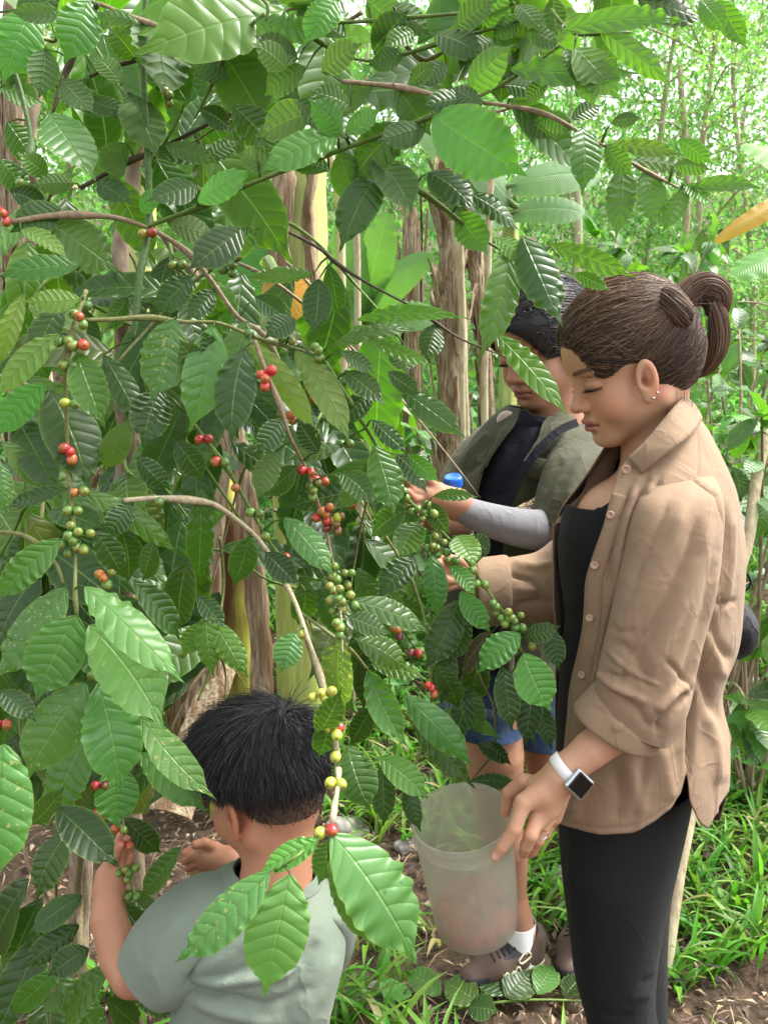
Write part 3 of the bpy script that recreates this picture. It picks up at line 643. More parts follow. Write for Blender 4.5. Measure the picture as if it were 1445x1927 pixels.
# the woody trunks of the shrub
for pl, r0, r1, Y in (([(262,1880),(240,1500),(232,1200),(250,1000),(300,870),(340,790)], .022, .013, 1.75), ([(150,1930),(148,1750),(150,1600),(120,1300),(100,1000),(90,700)], .03, .02, 1.9),
                   ([(225,1300),(235,900),(240,600),(235,480),(248,330),(255,230)], .02, .011, 1.55), ([(340,790),(400,700),(380,560),(300,440)], .010, .008, 1.5),
                   ([(90,700),(70,420),(60,250),(80,60)], .018, .008, 1.8)):
    tb = Buf(); n = len(pl); ps = [Q(x, y, Y + .03 * math.sin(i * 2)) for i, (x, y) in enumerate(pl)]
    if pl[0][1] > 1800: ps[0][2] = float(H(ps[0][0], ps[0][1])) - .03
    ps = catmull(ps, 40); ps += vnoise(ps * 9, 6)[:, None] * .008
    tube(tb, ps, (r0, r1), seg=14, cap=True); tb.build('trunk', M_BARK, fshrub)
settle(fshrub)
print('fill leaves', nfill, 'hero', len(LEAVES), 'branches', len(branches))
# ---------------- background plants, trunks and undergrowth ----------------
def gz(x, y): return float(H(np.array([x]), np.array([y]))[0])
def ground_Q(px, py):
    """where the sight line of a pixel meets the ground"""
    a = EYE; d = Q(px, py, 1.0) - EYE
    Y = 1.2
    for i in range(2000):
        p = a + d * Y
        if p[2] < gz(p[0], p[1]): break
        Y += .01
    return p
def leafcloud(buf, C, D, L, Wd, col, nbias=(0, -.3, 1), fold=.25):
    """one pointed folded leaf per row: C base, D direction, L length, Wd width"""
    n = len(C); D = nrm(D); nb = nrm(np.asarray(nbias, float) + rng.normal(size=(n, 3)) * .7); s = nrm(np.cross(D, nb)); up = np.cross(s, D)
    L = L[:, None]; Wd = Wd[:, None]
    b = C; t = C + D * L - up * L * .12; m = C + D * L * .45 + up * L * .05
    l = m + s * Wd * .5 + up * Wd * fold; r = m - s * Wd * .5 + up * Wd * fold
    V = np.stack([b, l, t, r, m], 1).reshape(-1, 3); k = np.arange(n)[:, None] * 5
    F = np.concatenate([k + np.array([0, 4, 1]), k + np.array([4, 2, 1]), k + np.array([0, 3, 4]), k + np.array([4, 3, 2])])
    buf.add(V, F, np.repeat(col, 5, axis=0))
def vary(c, n, s=.25, wear=0):
    f = np.clip(1 + rng.normal(size=(n, 1)) * s, .45, 1.9); C = np.array(c)[None] * f; C[:, 0] *= 1 + rng.uniform(-.2, .5, n); return np.hstack([C, np.full((n, 1), wear)])

def coffee_bush(px, Y, top_py, rad, nleaf, ls, kinds, label, near=True, group='coffee bushes growing in the plantation behind'):
    x, _, zt = Q(px, top_py, Y); z0 = gz(x, Y); t = thing('coffee_bush', label, 'coffee bush', group=group); h = max(.35, zt - z0)
    st = Buf(); lf = Buf(); ns = max(5, int(nleaf / 14)); P0 = np.array([x, Y, z0 - .03])
    for k in range(ns):
        a = rng.uniform(0, 6.28); hh = z0 + h * rng.uniform(.12, 1.0) ** .8; sp = rad * rng.uniform(.35, 1.0) * (1.15 - .6 * abs((hh - z0) / h - .45))
        e = np.array([x + math.cos(a) * sp, Y + math.sin(a) * sp, hh]); m_ = (P0 * .4 + e * .6) + np.array([0, 0, h * .12])
        pl = catmull([P0, m_, e, e + (e - m_) * .35 - np.array([0, 0, .06 * h])], 10); tube(st, pl, (.007, .0025), cap=False, seg=5)
        for j in range(int(nleaf / ns)):
            q = pl[rng.integers(4, 10)]; d = nrm(np.array([math.cos(a), math.sin(a), 0]) * .5 + rng.normal(size=3) * .75 + np.array([0, 0, -.35])); ln = ls * rng.uniform(.7, 1.25)
            kd = kinds[rng.integers(len(kinds))]
            add_leaf(lf, q + d * .01, q + d * ln, ln * rng.uniform(.36, .48), np.array([rng.normal() * .4, -.45, 1]), bend=rng.uniform(.03, .15), fold=.12, wave=.04, col=leaf_col(kd, .22), nu=9 if near else 5, nv=4 if near else 2, waves=3)
    st.build('stem', M_BARK, t); lf.build('foliage', M_LEAF, t); settle(t); return t
bl = ['just behind the tied-up hair of the woman in tan', 'at the right edge level with the loose hair', 'below the white-shining leaf right of the tan collar', 'at the right edge beside the leaning pale stake',
      'low between the pale stake and the tan shirt', 'between the tied-up hair and the orange dying leaf', 'right of the dry fibrous banana stem', 'below the blue bottle cap side of the dry stem', 'behind the dark-haired woman, left of her face', 'left of the dry fibrous banana stem']
bspec = [(1300, 3.3, 470, .55, 150, .15), (1440, 3.0, 520, .55, 150, .15), (1370, 2.75, 700, .45, 130, .15), (1470, 2.7, 790, .4, 100, .14), (1350, 3.4, 900, .5, 120, .12), (1400, 4.6, 430, .8, 170, .15),
         (930, 4.6, 640, .7, 160, .15), (860, 4.2, 800, .6, 130, .15), (1010, 5.4, 560, .8, 170, .15), (740, 5.0, 700, .7, 150, .15)]
for (a, l) in zip(bspec, bl): coffee_bush(*a, 'DMMMLGS' if a[0] > 1200 else 'MLGS', 'glossy green coffee bush ' + l)
more = [(560, 6.4, 640, 1.0), (840, 7.5, 520, 1.1), (1100, 7.0, 500, 1.0), (1250, 6.0, 450, .9), (1420, 6.8, 440, 1.0), (680, 9, 500, 1.2), (960, 10, 470, 1.3), (1180, 9.5, 440, 1.2), (1360, 10, 420, 1.3), (380, 7, 500, 1.2), (120, 6, 400, 1.2), (200, 8, 330, 1.3), (40, 4.4, 560, .7), (330, 5, 800, .7)]
ml = ['between the two banana stems', 'behind the thin dry poles', 'just above the dark-haired woman', 'above the tied-up hair, farther off', 'at the right edge near the orange dying leaf', 'beyond the cut brown stump', 'uphill left of the hanging dark leaves', 'uphill behind the leaf cluster', 'uphill at the far right', 'behind the striped banana leaf', 'far behind the shrub at the left edge', 'seen through the bright gap at upper left', 'close behind the shrub at the left edge', 'behind the brown fibrous trunks']
for (a, l) in zip(more, ml): coffee_bush(a[0], a[1], a[2], a[3], 170, .17 if a[1] < 7 else .2, 'LLSBM', 'light green distant bush ' + l, near=False, group='distant bushes on the slope')

# thin trees with airy crowns
def thin_tree(px, Y, base_py, top_py, lean, r, n, ls, colr, label, spread=1.2, name='tree', low=.2, flat=.5):
    x0 = Q(px, 700, Y)[0]; z0 = gz(x0, Y); zt = Q(px, top_py, Y)[2]; t = thing(name, label, 'tree', group='slender trees on the slope')
    tr = Buf(); P0 = np.array([x0, Y, z0 - .1]); hgt = zt - z0
    pl = catmull([P0, P0 + [lean * .2, 0, hgt * .35], P0 + [lean * .7, .1, hgt * .7], P0 + [lean, 0, hgt]], 26); pl[:, :2] += vnoise(pl * 1.5, 12)[:, None] * .06
    r *= .5; n = int(n * 2.2); ls *= 1.15; tube(tr, pl, (r, r * .35), seg=10, cap=False); cr = Buf(); pts = []
    nb = 16
    for k in range(nb):
        q = pl[int(26 * (low + (1 - low) * k / nb)) - (k == nb)]; a = rng.uniform(0, 6.28); ln = spread * rng.uniform(.5, 1.1)
        e = q + np.array([math.cos(a) * ln, math.sin(a) * ln, ln * rng.uniform(-.1, .5)]); bb = catmull([q, (q + e) / 2 + [0, 0, .12 * ln], e], 8); tube(tr, bb, (r * .25, .004), seg=5, cap=False)
        pts.append(bb[2:])
    pts = np.concatenate(pts); i = rng.integers(0, len(pts), n); C = pts[i] + rng.normal(size=(n, 3)) * np.array([.16, .16, .10]) * spread
    clump = vnoise(C * 2.2, 15); keep = clump > -.35; C = C[keep]
    D = rng.normal(size=(len(C), 3)); D[:, 2] -= flat
    leafcloud(cr, C, D, np.full(len(C), ls) * rng.uniform(.6, 1.3, len(C)), np.full(len(C), ls * .42) * rng.uniform(.7, 1.2, len(C)), vary(colr, len(C)))
    tr.build('trunk', M_PALE, t); cr.build('crown', M_SMALL, t); settle(t)
LG = (.13, .30, .085); LG2 = (.18, .36, .10)  # far foliage lightened in colour, standing in for brighter light and haze
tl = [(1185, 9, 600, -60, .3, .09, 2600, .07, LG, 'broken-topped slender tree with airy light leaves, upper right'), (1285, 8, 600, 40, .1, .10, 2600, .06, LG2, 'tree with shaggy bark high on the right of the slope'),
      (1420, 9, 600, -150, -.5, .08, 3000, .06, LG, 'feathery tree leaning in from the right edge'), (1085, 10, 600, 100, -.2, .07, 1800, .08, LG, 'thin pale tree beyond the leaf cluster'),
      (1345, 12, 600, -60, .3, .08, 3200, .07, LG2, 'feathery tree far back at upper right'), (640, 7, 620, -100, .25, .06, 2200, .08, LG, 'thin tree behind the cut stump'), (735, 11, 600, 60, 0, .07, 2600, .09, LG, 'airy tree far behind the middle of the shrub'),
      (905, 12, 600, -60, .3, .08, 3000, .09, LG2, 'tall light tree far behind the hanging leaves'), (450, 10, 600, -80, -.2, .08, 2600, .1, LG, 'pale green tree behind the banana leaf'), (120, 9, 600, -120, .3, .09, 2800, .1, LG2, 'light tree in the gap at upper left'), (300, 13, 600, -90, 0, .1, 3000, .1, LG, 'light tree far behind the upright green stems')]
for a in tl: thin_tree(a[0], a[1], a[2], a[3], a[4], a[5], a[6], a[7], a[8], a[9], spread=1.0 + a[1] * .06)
def far_wood():
    b = Buf(); n = 90000; x = rng.uniform(-24, 26, n); y = rng.uniform(15, 34, n); top = 3.2 + .16 * y + 2.0 * vnoise(np.stack([x * .35, y * .35, x * 0], -1), 21)
    z = H(x, y) + (top - 1) * rng.uniform(0, 1, n) ** .8; C = np.stack([x, y, z], -1); k = vnoise(C * .8, 22) + .5 * vnoise(C * 2.1, 23) > -.22 + .42 * (z - H(x, y)) / top
    C = C[k]; m = len(C); D = rng.normal(size=(m, 3)); D[:, 2] -= .4
    leafcloud(b, C, D, rng.uniform(.14, .3, m), rng.uniform(.08, .15, m), vary((.15, .33, .10), m, .35))  # leaf colour lightened too, for the bright far slope
    # low growth covering the slope
    n = 70000; x = rng.uniform(-9, 9, n) * rng.uniform(.5, 2.2, n); y = 4.6 + 12 * rng.uniform(0, 1, n) ** 1.3; C = np.stack([x, y, H(x, y) + rng.uniform(0, .55, n) * (.4 + .6 * (vnoise(np.stack([x, y, x * 0], -1) * 1.2, 24) > 0))], -1)
    D = rng.normal(size=(n, 3)); D[:, 2] += .3
    leafcloud(b, C, D, rng.uniform(.05, .12, n) * (1 + y * .05), rng.uniform(.025, .05, n) * (1 + y * .05), vary((.13, .32, .08), n, .35))
    tag(b.build('far_woodland', M_SMALL), 'bright green woodland and low growth covering the far slope', 'woodland', kind='stuff')
far_wood()

# banana plants
def sheath_strips(buf, P0, P1, r, n, mat_col=(1, 1, 1, 0), loose=.05, wd=.03):
    for i in range(n):
        a = rng.uniform(0, 6.28); t0 = rng.uniform(-.1, .75); ln = rng.uniform(.2, .6); k = 9
        ts = np.linspace(t0, min(1.05, t0 + ln), k); ax = P1 - P0; c = P0 + ts[:, None] * ax
        rr = r * 1.04 + loose * (np.linspace(0, 1, k) ** 2) * rng.uniform(-.05, 1.0)
        aa = a + np.linspace(0, rng.uniform(-.6, .6), k); rad = np.stack([np.cos(aa), np.sin(aa), aa * 0], -1); tan = np.stack([-np.sin(aa), np.cos(aa), aa * 0], -1)
        w_ = wd * rng.uniform(.4, 1.3) * np.sin(np.linspace(.35, 2.9, k))[:, None]; m_ = c + rad * rr[:, None]
        V = np.stack([m_ - tan * w_, m_ + rad * .008, m_ + tan * w_], 1).reshape(-1, 3) + rng.normal(size=(k * 3, 3)) * .003
        buf.add(V, grid_faces(k, 3), mat_col)
def banana_stem(t, pl, Y, rpx, mat, strips=26, dry=True, name='pseudostem', Y1=None):
    Y1 = Y1 or Y; ps = [Q(x, y, Y + (Y1 - Y) * i / (len(pl) - 1)) for i, (x, y) in enumerate(pl)]; ps[0][2] = min(ps[0][2], gz(ps[0][0], ps[0][1]) - .02) if pl[0][1] > 1200 else ps[0][2]
    r = [q * scale_at(pl[0][1], Y) for q in rpx]; b = Buf(); P3 = catmull(ps, 40); th = np.linspace(0, 2 * math.pi, 28, endpoint=False); rr = np.interp(np.linspace(0, 1, 40), np.linspace(0, 1, len(r)), r)
    k = rr[:, None] * (1 + .05 * np.sin(th * 5 + 1)[None] + .03 * np.sin(th * 9)[None]); V = P3[:, None] + np.stack([np.cos(th)[None] * k, np.sin(th)[None] * k, 0 * k], -1); V = V.reshape(-1, 3); V += vnoise(V * 12, 31)[:, None] * .006
    b.add(V, grid_faces(40, 28, True)[:, ::-1]); b.build(name, mat, t)
    if strips:
        s = Buf(); 
        for a_, b_ in zip(ps[:-1], ps[1:]): sheath_strips(s, a_, b_, float(np.mean(r)), strips // (len(ps) - 1) + 1, wd=float(np.mean(r)) * .45, loose=float(np.mean(r)) * .6)
        s.build('dry_sheath', M_FIBRE if dry else mat, t)
def banana_leaf(t, bx, by, tx, ty, W, Y0, Y1, col=(.10, .27, .05, .1), bend=.1, n0=(0, -.5, 1), fold=-.2, tw=0):
    b = Buf(); B = Q(bx, by, Y0); T = Q(tx, ty, Y1)
    add_leaf(b, B, T, W, n0, bend=bend, fold=fold, wave=.02, col=col, nu=44, nv=8, fam='banana', waves=9, twist=tw); tube(b, [B - (T - B) * .2, B, (B * 3 + T) / 4], (.018, .012), (.25, .34, .1, 0), 6, cap=False)
    b.build('leaf', M_BAN, t)
t = thing('banana_plant', 'yellow-green banana stem with brown peeling sheaths above the boy\'s head', 'banana plant')
banana_stem(t, [(450, 1430), (452, 1250), (440, 1050), (410, 880), (385, 720)], 2.75, [58, 52, 44, 38], M_PSEUDO, 0)
bs = Buf(); 
for (pl, wd) in (([(395, 1330), (392, 1150), (402, 960), (420, 800), (408, 700)], 26), ([(495, 1400), (490, 1200), (475, 1050), (462, 920), (440, 800)], 22), ([(372, 1450), (365, 1200), (362, 1000)], 18)):
    ps = catmull([Q(x, y, 2.62) for x, y in pl], 24); wv = wd * scale_at(1100, 2.7); th = np.linspace(-1.2, 1.2, 7)
    V = ps[:, None] + np.stack([np.sin(th) * wv, -np.cos(th) * wv * .7, th * 0], -1)[None]; V = V.reshape(-1, 3) + vnoise(V.reshape(-1, 3) * 25, 33)[:, None] * .006; bs.add(V, grid_faces(24, 7)[:, ::-1])
bs.build('dry_sheath', M_FIBRE, t); settle(t)
t = thing('banana_plant', 'cut banana stump with flaking brown bark and green stripe, upper middle', 'banana plant')
banana_stem(t, [(570, 1240), (566, 900), (562, 600), (560, 300)], 3.3, [50, 50, 48, 46], M_PSEUDO2, 0)
bs = Buf()
for (x0, x1, ph) in ((508, 552, 0), (575, 600, 1)):
    V = []
    for j, yy in enumerate(np.linspace(305, 820, 30)):
        for xx in np.linspace(x0, x1, 7): V.append(Q(xx + 5 * math.sin(yy / 40 + ph), yy, 3.19 - .05 * math.sin((xx - x0) / (x1 - x0) * 3.14)))
    V = np.array(V); V += vnoise(V * 22, 35)[:, None] * .012; bs.add(V, grid_faces(30, 7)[:, ::-1])
bs.build('dry_sheath', M_FIBRE, t); settle(t)
t = thing('banana_plant', 'banana plant with wide pale leaves behind the upper left of the shrub', 'banana plant')
banana_stem(t, [(268, 1350), (266, 900), (264, 500), (270, 200)], 2.9, [30, 27, 25, 22], M_PSEUDO2, 0)
banana_leaf(t, 350, 590, 560, 330, .42, 3.4, 3.5, (.11, .29, .07, .1), n0=(0, -1, .5)); banana_leaf(t, 480, 560, 470, 250, .38, 3.6, 3.6, (.13, .32, .08, .1), n0=(0, -1, .3))
banana_leaf(t, 300, 330, 120, 120, .4, 3.2, 3.6, (.16, .36, .08, .1)); banana_leaf(t, 290, 300, 240, 60, .36, 3.3, 3.5, (.18, .40, .07, .1), n0=(.2, -1, .3)); banana_leaf(t, 320, 330, 440, 60, .34, 3.3, 3.8, (.14, .32, .07, .1), n0=(-.2, -1, .3)); settle(t)
t = thing('banana_plant', 'young banana plant with broad light leaves behind the hanging dark leaves', 'banana plant')
banana_stem(t, [(700, 1100), (690, 800), (684, 560)], 5.0, [16, 14, 12], M_PSEUDO2, 0)
for a in ((690, 600, 640, 420, .22), (690, 590, 810, 480, .2), (700, 600, 830, 600, .2), (690, 580, 730, 400, .2), (686, 600, 610, 540, .18)): banana_leaf(t, *a[:4], a[4], 4.9, 4.7, (.16, .32, .10, .05), n0=(0, -1, .6))
settle(t)
t = thing('banana_plant', 'pale banana plant far behind with leaves fanned above the dry stem', 'banana plant')
banana_stem(t, [(950, 1000), (955, 700), (960, 420)], 5.4, [18, 16, 14], M_PSEUDO2, 0)
for a in ((930, 350, 770, 225, .28), (940, 340, 850, 170, .26), (960, 350, 1130, 330, .24), (960, 380, 880, 310, .22), (960, 400, 800, 420, .26), (965, 400, 1100, 400, .2), (950, 380, 830, 330, .24)): banana_leaf(t, *a[:4], a[4], 5.3, 5.2, (.22, .38, .17, .05), n0=(0, -1, .6))
settle(t)
t = thing('banana_plant', 'banana plant at the right edge with an orange withering leaf', 'banana plant')
banana_stem(t, [(1560, 1100), (1560, 700), (1555, 450)], 4.4, [30, 26, 24], M_PSEUDO2, 0)
banana_leaf(t, 1550, 350, 1345, 455, .10, 4.4, 4.2, (.70, .38, .08, .9), n0=(0, -1, .4), bend=.12); banana_leaf(t, 1560, 380, 1400, 270, .3, 4.4, 4.6, (.2, .42, .08, .1)); banana_leaf(t, 1560, 480, 1380, 520, .26, 4.2, 4.0, (.16, .38, .08, .1)); settle(t)
t = thing('banana_leaf', 'dead orange banana leaf hanging in the middle of the shrub', 'dead leaf'); banana_leaf(t, 515, 512, 585, 625, .12, 2.1, 2.0, (.72, .33, .05, .5), n0=(0, -1, .2)); settle(t)
def dry_trunk(px, Y, pys, rpx, label, n=46):
    t = thing('dry_banana_stem', label, 'dead banana stem'); b = Buf(); ps = [Q(x, y, Y) for x, y in zip(px, pys)]; ps[0][2] = gz(ps[0][0], Y) - .02
    r = rpx * scale_at(700, Y); tube(b, catmull(ps, 20), r, seg=12); b.build('core', M_FIBRE, t)
    s = Buf()
    for a_, b_ in zip(ps[:-1], ps[1:]): sheath_strips(s, a_, b_, r, n // (len(ps) - 1), wd=r * .5, loose=r * 1.2)
    s.build('dry_sheath', M_FIBRE, t); settle(t)
dry_trunk([850, 848, 850, 846], 3.9, [980, 700, 450, 285], 24, 'dead banana stem wrapped in shaggy dry sheaths, left of the dark-haired woman', 70)
dry_trunk([940, 915, 885], 4.1, [960, 700, 440], 12, 'leaning dead stem of dark dry fibre touching the shaggy one', 30)
dry_trunk([140, 128, 120, 116], 2.9, [1500, 1150, 800, 480], 40, 'dead brown banana trunk with split fibres behind the hanging left branch', 80)
dry_trunk([262, 250, 238], 3.1, [1450, 1150, 850], 32, 'dead brown banana trunk half hidden behind the lower left leaves', 50)
dry_trunk([60, 40, 30], 3.2, [1300, 700, -20], 26, 'dead fibrous stem rising along the left edge', 40)
dry_trunk([340, 336], 3.0, [1500, 1000], 20, 'dark dead stem close left of the yellow banana stem', 30)
dry_trunk([780, 776], 5.2, [640, 390], 16, 'cut brown stump in the distance above the pale banana leaves', 16)
def pole(pts, Y, r, label, Y1=None, mat=None, foot=True):
    b = Buf(); n = len(pts); Y1 = Y1 or Y; ps = [Q(x, y, Y + (Y1 - Y) * i / (n - 1)) for i, (x, y) in enumerate(pts)]
    if foot: ps[0][2] = gz(ps[0][0], ps[0][1]) - .05
    P_ = catmull(ps, 40); P_ += vnoise(P_ * 5, 41)[:, None] * r * .35; tube(b, P_, (r, r * .85), seg=12, knob=.07); o = b.build('sapling_trunk', mat or M_PALE); tag(o, label, 'young trunk', 'thin trunks among the plants'); return o
pole([(1246, 1835), (1276, 1640), (1312, 1450), (1345, 1200), (1400, 1040), (1422, 900), (1460, 740)], 1.93, .018, 'pale speckled leaning trunk behind the back of the woman in tan', 2.6)
pole([(886, 800), (872, 640), (852, 400)], 3.7, .018, 'pale thin pole leaning against the shaggy dry stem'); pole([(906, 800), (915, 620), (920, 400), (930, 300)], 3.8, .016, 'pale thin upright pole just left of the dark-haired woman')
pole([(878, 800), (870, 600), (864, 420)], 3.65, .012, 'thinnest pale pole in front of the shaggy dry stem'); pole([(655, 620), (640, 480), (626, 290)], 3.4, .019, 'pale thin trunk right of the cut banana stump')
pole([(678, 700), (672, 560), (668, 420)], 4.4, .018, 'short pale trunk behind the middle leaves'); pole([(1092, 560), (1088, 440), (1080, 330)], 6.5, .03, 'pale trunk far behind above the two women'); pole([(1155, 500), (1160, 440), (1165, 380)], 7.5, .018, 'slim grey trunk on the slope, right of centre')
pole([(1292, 520), (1292, 380), (1286, 230), (1278, 120)], 7.5, .025, 'slim upright trunk on the slope behind the tied-up hair')
def plank(pts, Y, Y1, w0, label):
    b = Buf(); a = Q(*pts[0], Y); c = Q(*pts[1], Y1); ax = nrm(c - a); s = nrm(np.cross(ax, [0, -1, .1])); nn = np.cross(s, ax); k = 14; th = np.linspace(-1, 1, 7)
    for sgn, dz in ((1, 0), (-1, -.012)):
        V = np.array([a + (c - a) * i / (k - 1) + s * w0 * t * (1 - .25 * i / (k - 1)) + nn * (.02 * (1 - t * t) + dz) for i in range(k) for t in th]); V += vnoise(V * 20, 43)[:, None] * .004
        b.add(V, grid_faces(k, 7)[:, ::sgn])
    tag(b.build('dry_sheath_piece', M_FIBRE), label, 'dry banana sheath')
plank([(322, 1530), (420, 1245)], 2.35, 2.65, .062, 'long brown dry banana sheath leaning just left of the boy\'s head'); plank([(480, 1245), (640, 1200)], 3.6, 3.7, .05, 'dry pale sheath lying on the litter behind the pale branch'); plank([(470, 1290), (600, 1300)], 3.3, 3.35, .03, 'narrow dry sheath lying on the litter just above the boy\'s hair')

# stones, litter, grass
def stone(px, py, w_, h_, label):
    p = ground_Q(px, py); b = Buf(); V, F = nets(lambda q: ell(q, p, (w_, w_ * .8, h_)) + .02 * vnoise(q * 18, 51) + .008 * vnoise(q * 60, 52), p - np.array([w_, w_, h_]) * 1.5, p + np.array([w_, w_, h_]) * 1.5, w_ / 14)
    b.add(V, F); tag(b.build('stone', M_STONE), label, 'stone', 'stones lying on the soil')
for a in ((650, 1568, .075, .05, 'pale flat stone beside the red berry right of the boy\'s head'), (1290, 1310, .11, .08, 'large grey stone right of the tan shirt'), (1395, 1300, .09, .07, 'grey stone at the right edge'), (1440, 1330, .07, .05, 'small brown stone cut by the right edge'),
          (700, 1880, .05, .025, 'flat dark stone on the soil near the bottom'), (770, 1600, .04, .03, 'small stone in the grass left of the bucket'), (1060, 1650, .05, .03, 'small pale stone in the grass left of the black trousers'), (560, 1300, .05, .03, 'small stone among the litter above the boy')): stone(*a)
def litter():
    b = Buf(); n = 60000; x = rng.uniform(-2.6, 3.0, n); y = rng.uniform(1.0, 6.0, n); dens = vnoise(np.stack([x * 2, y * 2, x * 0], -1), 61)
    lim = np.where((x < .15), -.75, np.where(y < 2.8, -.6, -.1)); k = dens > lim; x, y = x[k], y[k]; n = len(x)
    C = np.stack([x, y, H(x, y) + rng.uniform(.004, .035, n)], -1); a = rng.uniform(0, 6.28, n); D = np.stack([np.cos(a), np.sin(a), rng.normal(size=n) * .22], -1); strip = rng.random(n) < .55
    L = np.where(strip, rng.uniform(.02, .11, n), rng.uniform(.010, .035, n)); W_ = np.where(strip, rng.uniform(.0015, .006, n), L * rng.uniform(.3, .6, n))
    pal = np.array([(.34, .25, .15), (.46, .37, .25), (.19, .125, .08), (.09, .06, .042), (.26, .165, .10), (.045, .034, .03)]); c = pal[rng.choice(6, n, p=[.16, .08, .22, .24, .12, .18])] * rng.uniform(.7, 1.2, (n, 1))
    leafcloud(b, C, D, L, W_, np.hstack([c, np.zeros((n, 1))]), nbias=(0, 0, 1.6), fold=.3)
    tag(b.build('leaf_litter', M_DRY), 'dry brown leaves and straw covering the soil', 'leaf litter', kind='stuff')
    m = 0
litter()
def grass():
    b = Buf(); T_ = []
    n = 4200; x = rng.uniform(-1.6, 3.2, n); y = rng.uniform(1.45, 5.2, n); d = vnoise(np.stack([x * 1.7, y * 1.7, x * 0], -1), 71)
    lim = np.where(x < -.1, 0.0, np.where((y > 2.6) | (x > .7), -.6, -.30)); k = d > lim
    SH0, SH1 = ground_Q(868, 1888), ground_Q(1012, 1828)
    for (cx, cy) in np.stack([x[k], y[k]], -1):
        if SH0[0] - .16 < cx < SH1[0] + .12 and SH0[1] - .22 < cy < SH1[1] + .12: continue
        if (cx < -.85 or cy < 1.9) and cx < -.3 and rng.random() < .6: continue
        nb = rng.integers(4, 10); h = rng.uniform(.07, .17)
        for j in range(nb):
            a = rng.uniform(0, 6.28); lean = rng.uniform(.35, 1.1); L = h * rng.uniform(.7, 1.4); w_ = rng.uniform(.004, .010); p = np.array([cx + rng.normal() * .02, cy + rng.normal() * .02]); z = gz(*p)
            t = np.linspace(0, 1, 6); dx = np.array([math.cos(a), math.sin(a)]); s = np.array([-dx[1], dx[0], 0]); r_ = lean * L * t ** 1.4; zz = L * (t - .55 * lean * t ** 2.4)
            m_ = np.stack([p[0] + dx[0] * r_, p[1] + dx[1] * r_, z + zz], -1); ww = (w_ * np.sin(np.clip(t * 2.6 + .5, 0, 3.14159)))[:, None]
            V = np.stack([m_ - s * ww + [0, 0, .002], m_, m_ + s * ww + [0, 0, .002]], 1).reshape(-1, 3); c = np.array((.13, .33, .035)) * rng.uniform(.5, 1.25); c[0] *= rng.uniform(.7, 1.5)
            if rng.random() < .05: c = np.array((.42, .36, .16))
            b.add(V, grid_faces(6, 3), tuple(c) + (0,))
    tag(b.build('grass', M_GRASS), 'bright green broad-bladed grass in tufts on the soil', 'grass', kind='stuff')
grass()
def groundcover():
    b = Buf(); n = 9000; x = rng.uniform(.3, 4.2, n); y = rng.uniform(2.6, 6.5, n); d = vnoise(np.stack([x * 1.3, y * 1.3, x * 0], -1), 81); k = (d > -.3) & (x > .25 * y + .1); x, y = x[k], y[k]; n = len(x)
    C = np.stack([x, y, H(x, y) + rng.uniform(.02, .28, n) ** 1], -1); a = rng.uniform(0, 6.28, n); D = np.stack([np.cos(a), np.sin(a), rng.normal(size=n) * .3], -1)
    leafcloud(b, C, D, rng.uniform(.035, .075, n), rng.uniform(.03, .05, n), vary((.085, .25, .045), n, .3), nbias=(0, -.4, 1.4))
    n = 5000; x = rng.uniform(-2.5, .8, n); y = rng.uniform(3.2, 6.5, n); k = vnoise(np.stack([x * 1.3, y * 1.3, x * 0], -1), 82) > .15; x, y = x[k], y[k]; n = len(x)
    C = np.stack([x, y, H(x, y) + rng.uniform(.02, .2, n)], -1); a = rng.uniform(0, 6.28, n); D = np.stack([np.cos(a), np.sin(a), rng.normal(size=n) * .3], -1)
    leafcloud(b, C, D, rng.uniform(.05, .1, n), rng.uniform(.02, .05, n), vary((.09, .25, .045), n, .3), nbias=(0, -.4, 1.4))
    tag(b.build('weeds', M_SMALL), 'small round-leaved weeds covering the ground', 'weeds', kind='stuff')
groundcover()
# a cut sprig of coffee leaves lying in the grass at the bottom
t = thing('coffee_sprig', 'fallen sprig of glossy coffee leaves on the grass below the hiking shoe', 'leafy sprig'); sb = Buf(); lb = Buf(); A = ground_Q(830, 1925); B2 = ground_Q(1110, 1905); A[2] += .03; B2[2] += .03
sp_ = catmull([A, (A + B2) / 2 + [0, 0, .015], B2], 14); tube(sb, sp_, (.004, .0025), GR, 6)
for (bx, by, tx, ty, W, kd) in ((960, 1900, 890, 1862, 60, 'G'), (950, 1905, 1000, 1862, 62, 'G'), (1010, 1900, 1040, 1850, 50, 'L'), (900, 1915, 830, 1880, 60, 'M'), (1060, 1905, 1100, 1870, 46, 'D'), (880, 1925, 940, 1940, 50, 'D'), (760, 1880, 720, 1925, 60, 'L'), (830, 1900, 760, 1860, 50, 'L')):
    P0 = ground_Q(bx, min(by, 1925)) + [0, 0, .04]; P1 = ground_Q(tx, ty) + [0, 0, .05]; add_leaf(lb, P0, P1, W * scale_at(1880, 1.9), (rng.normal() * .3, -.6, 1), bend=.08, fold=.1, wave=.05, col=leaf_col(kd), nu=24, nv=8)
sb.build('stem', M_TWIG, t); lb.build('foliage', M_LEAF, t); settle(t)
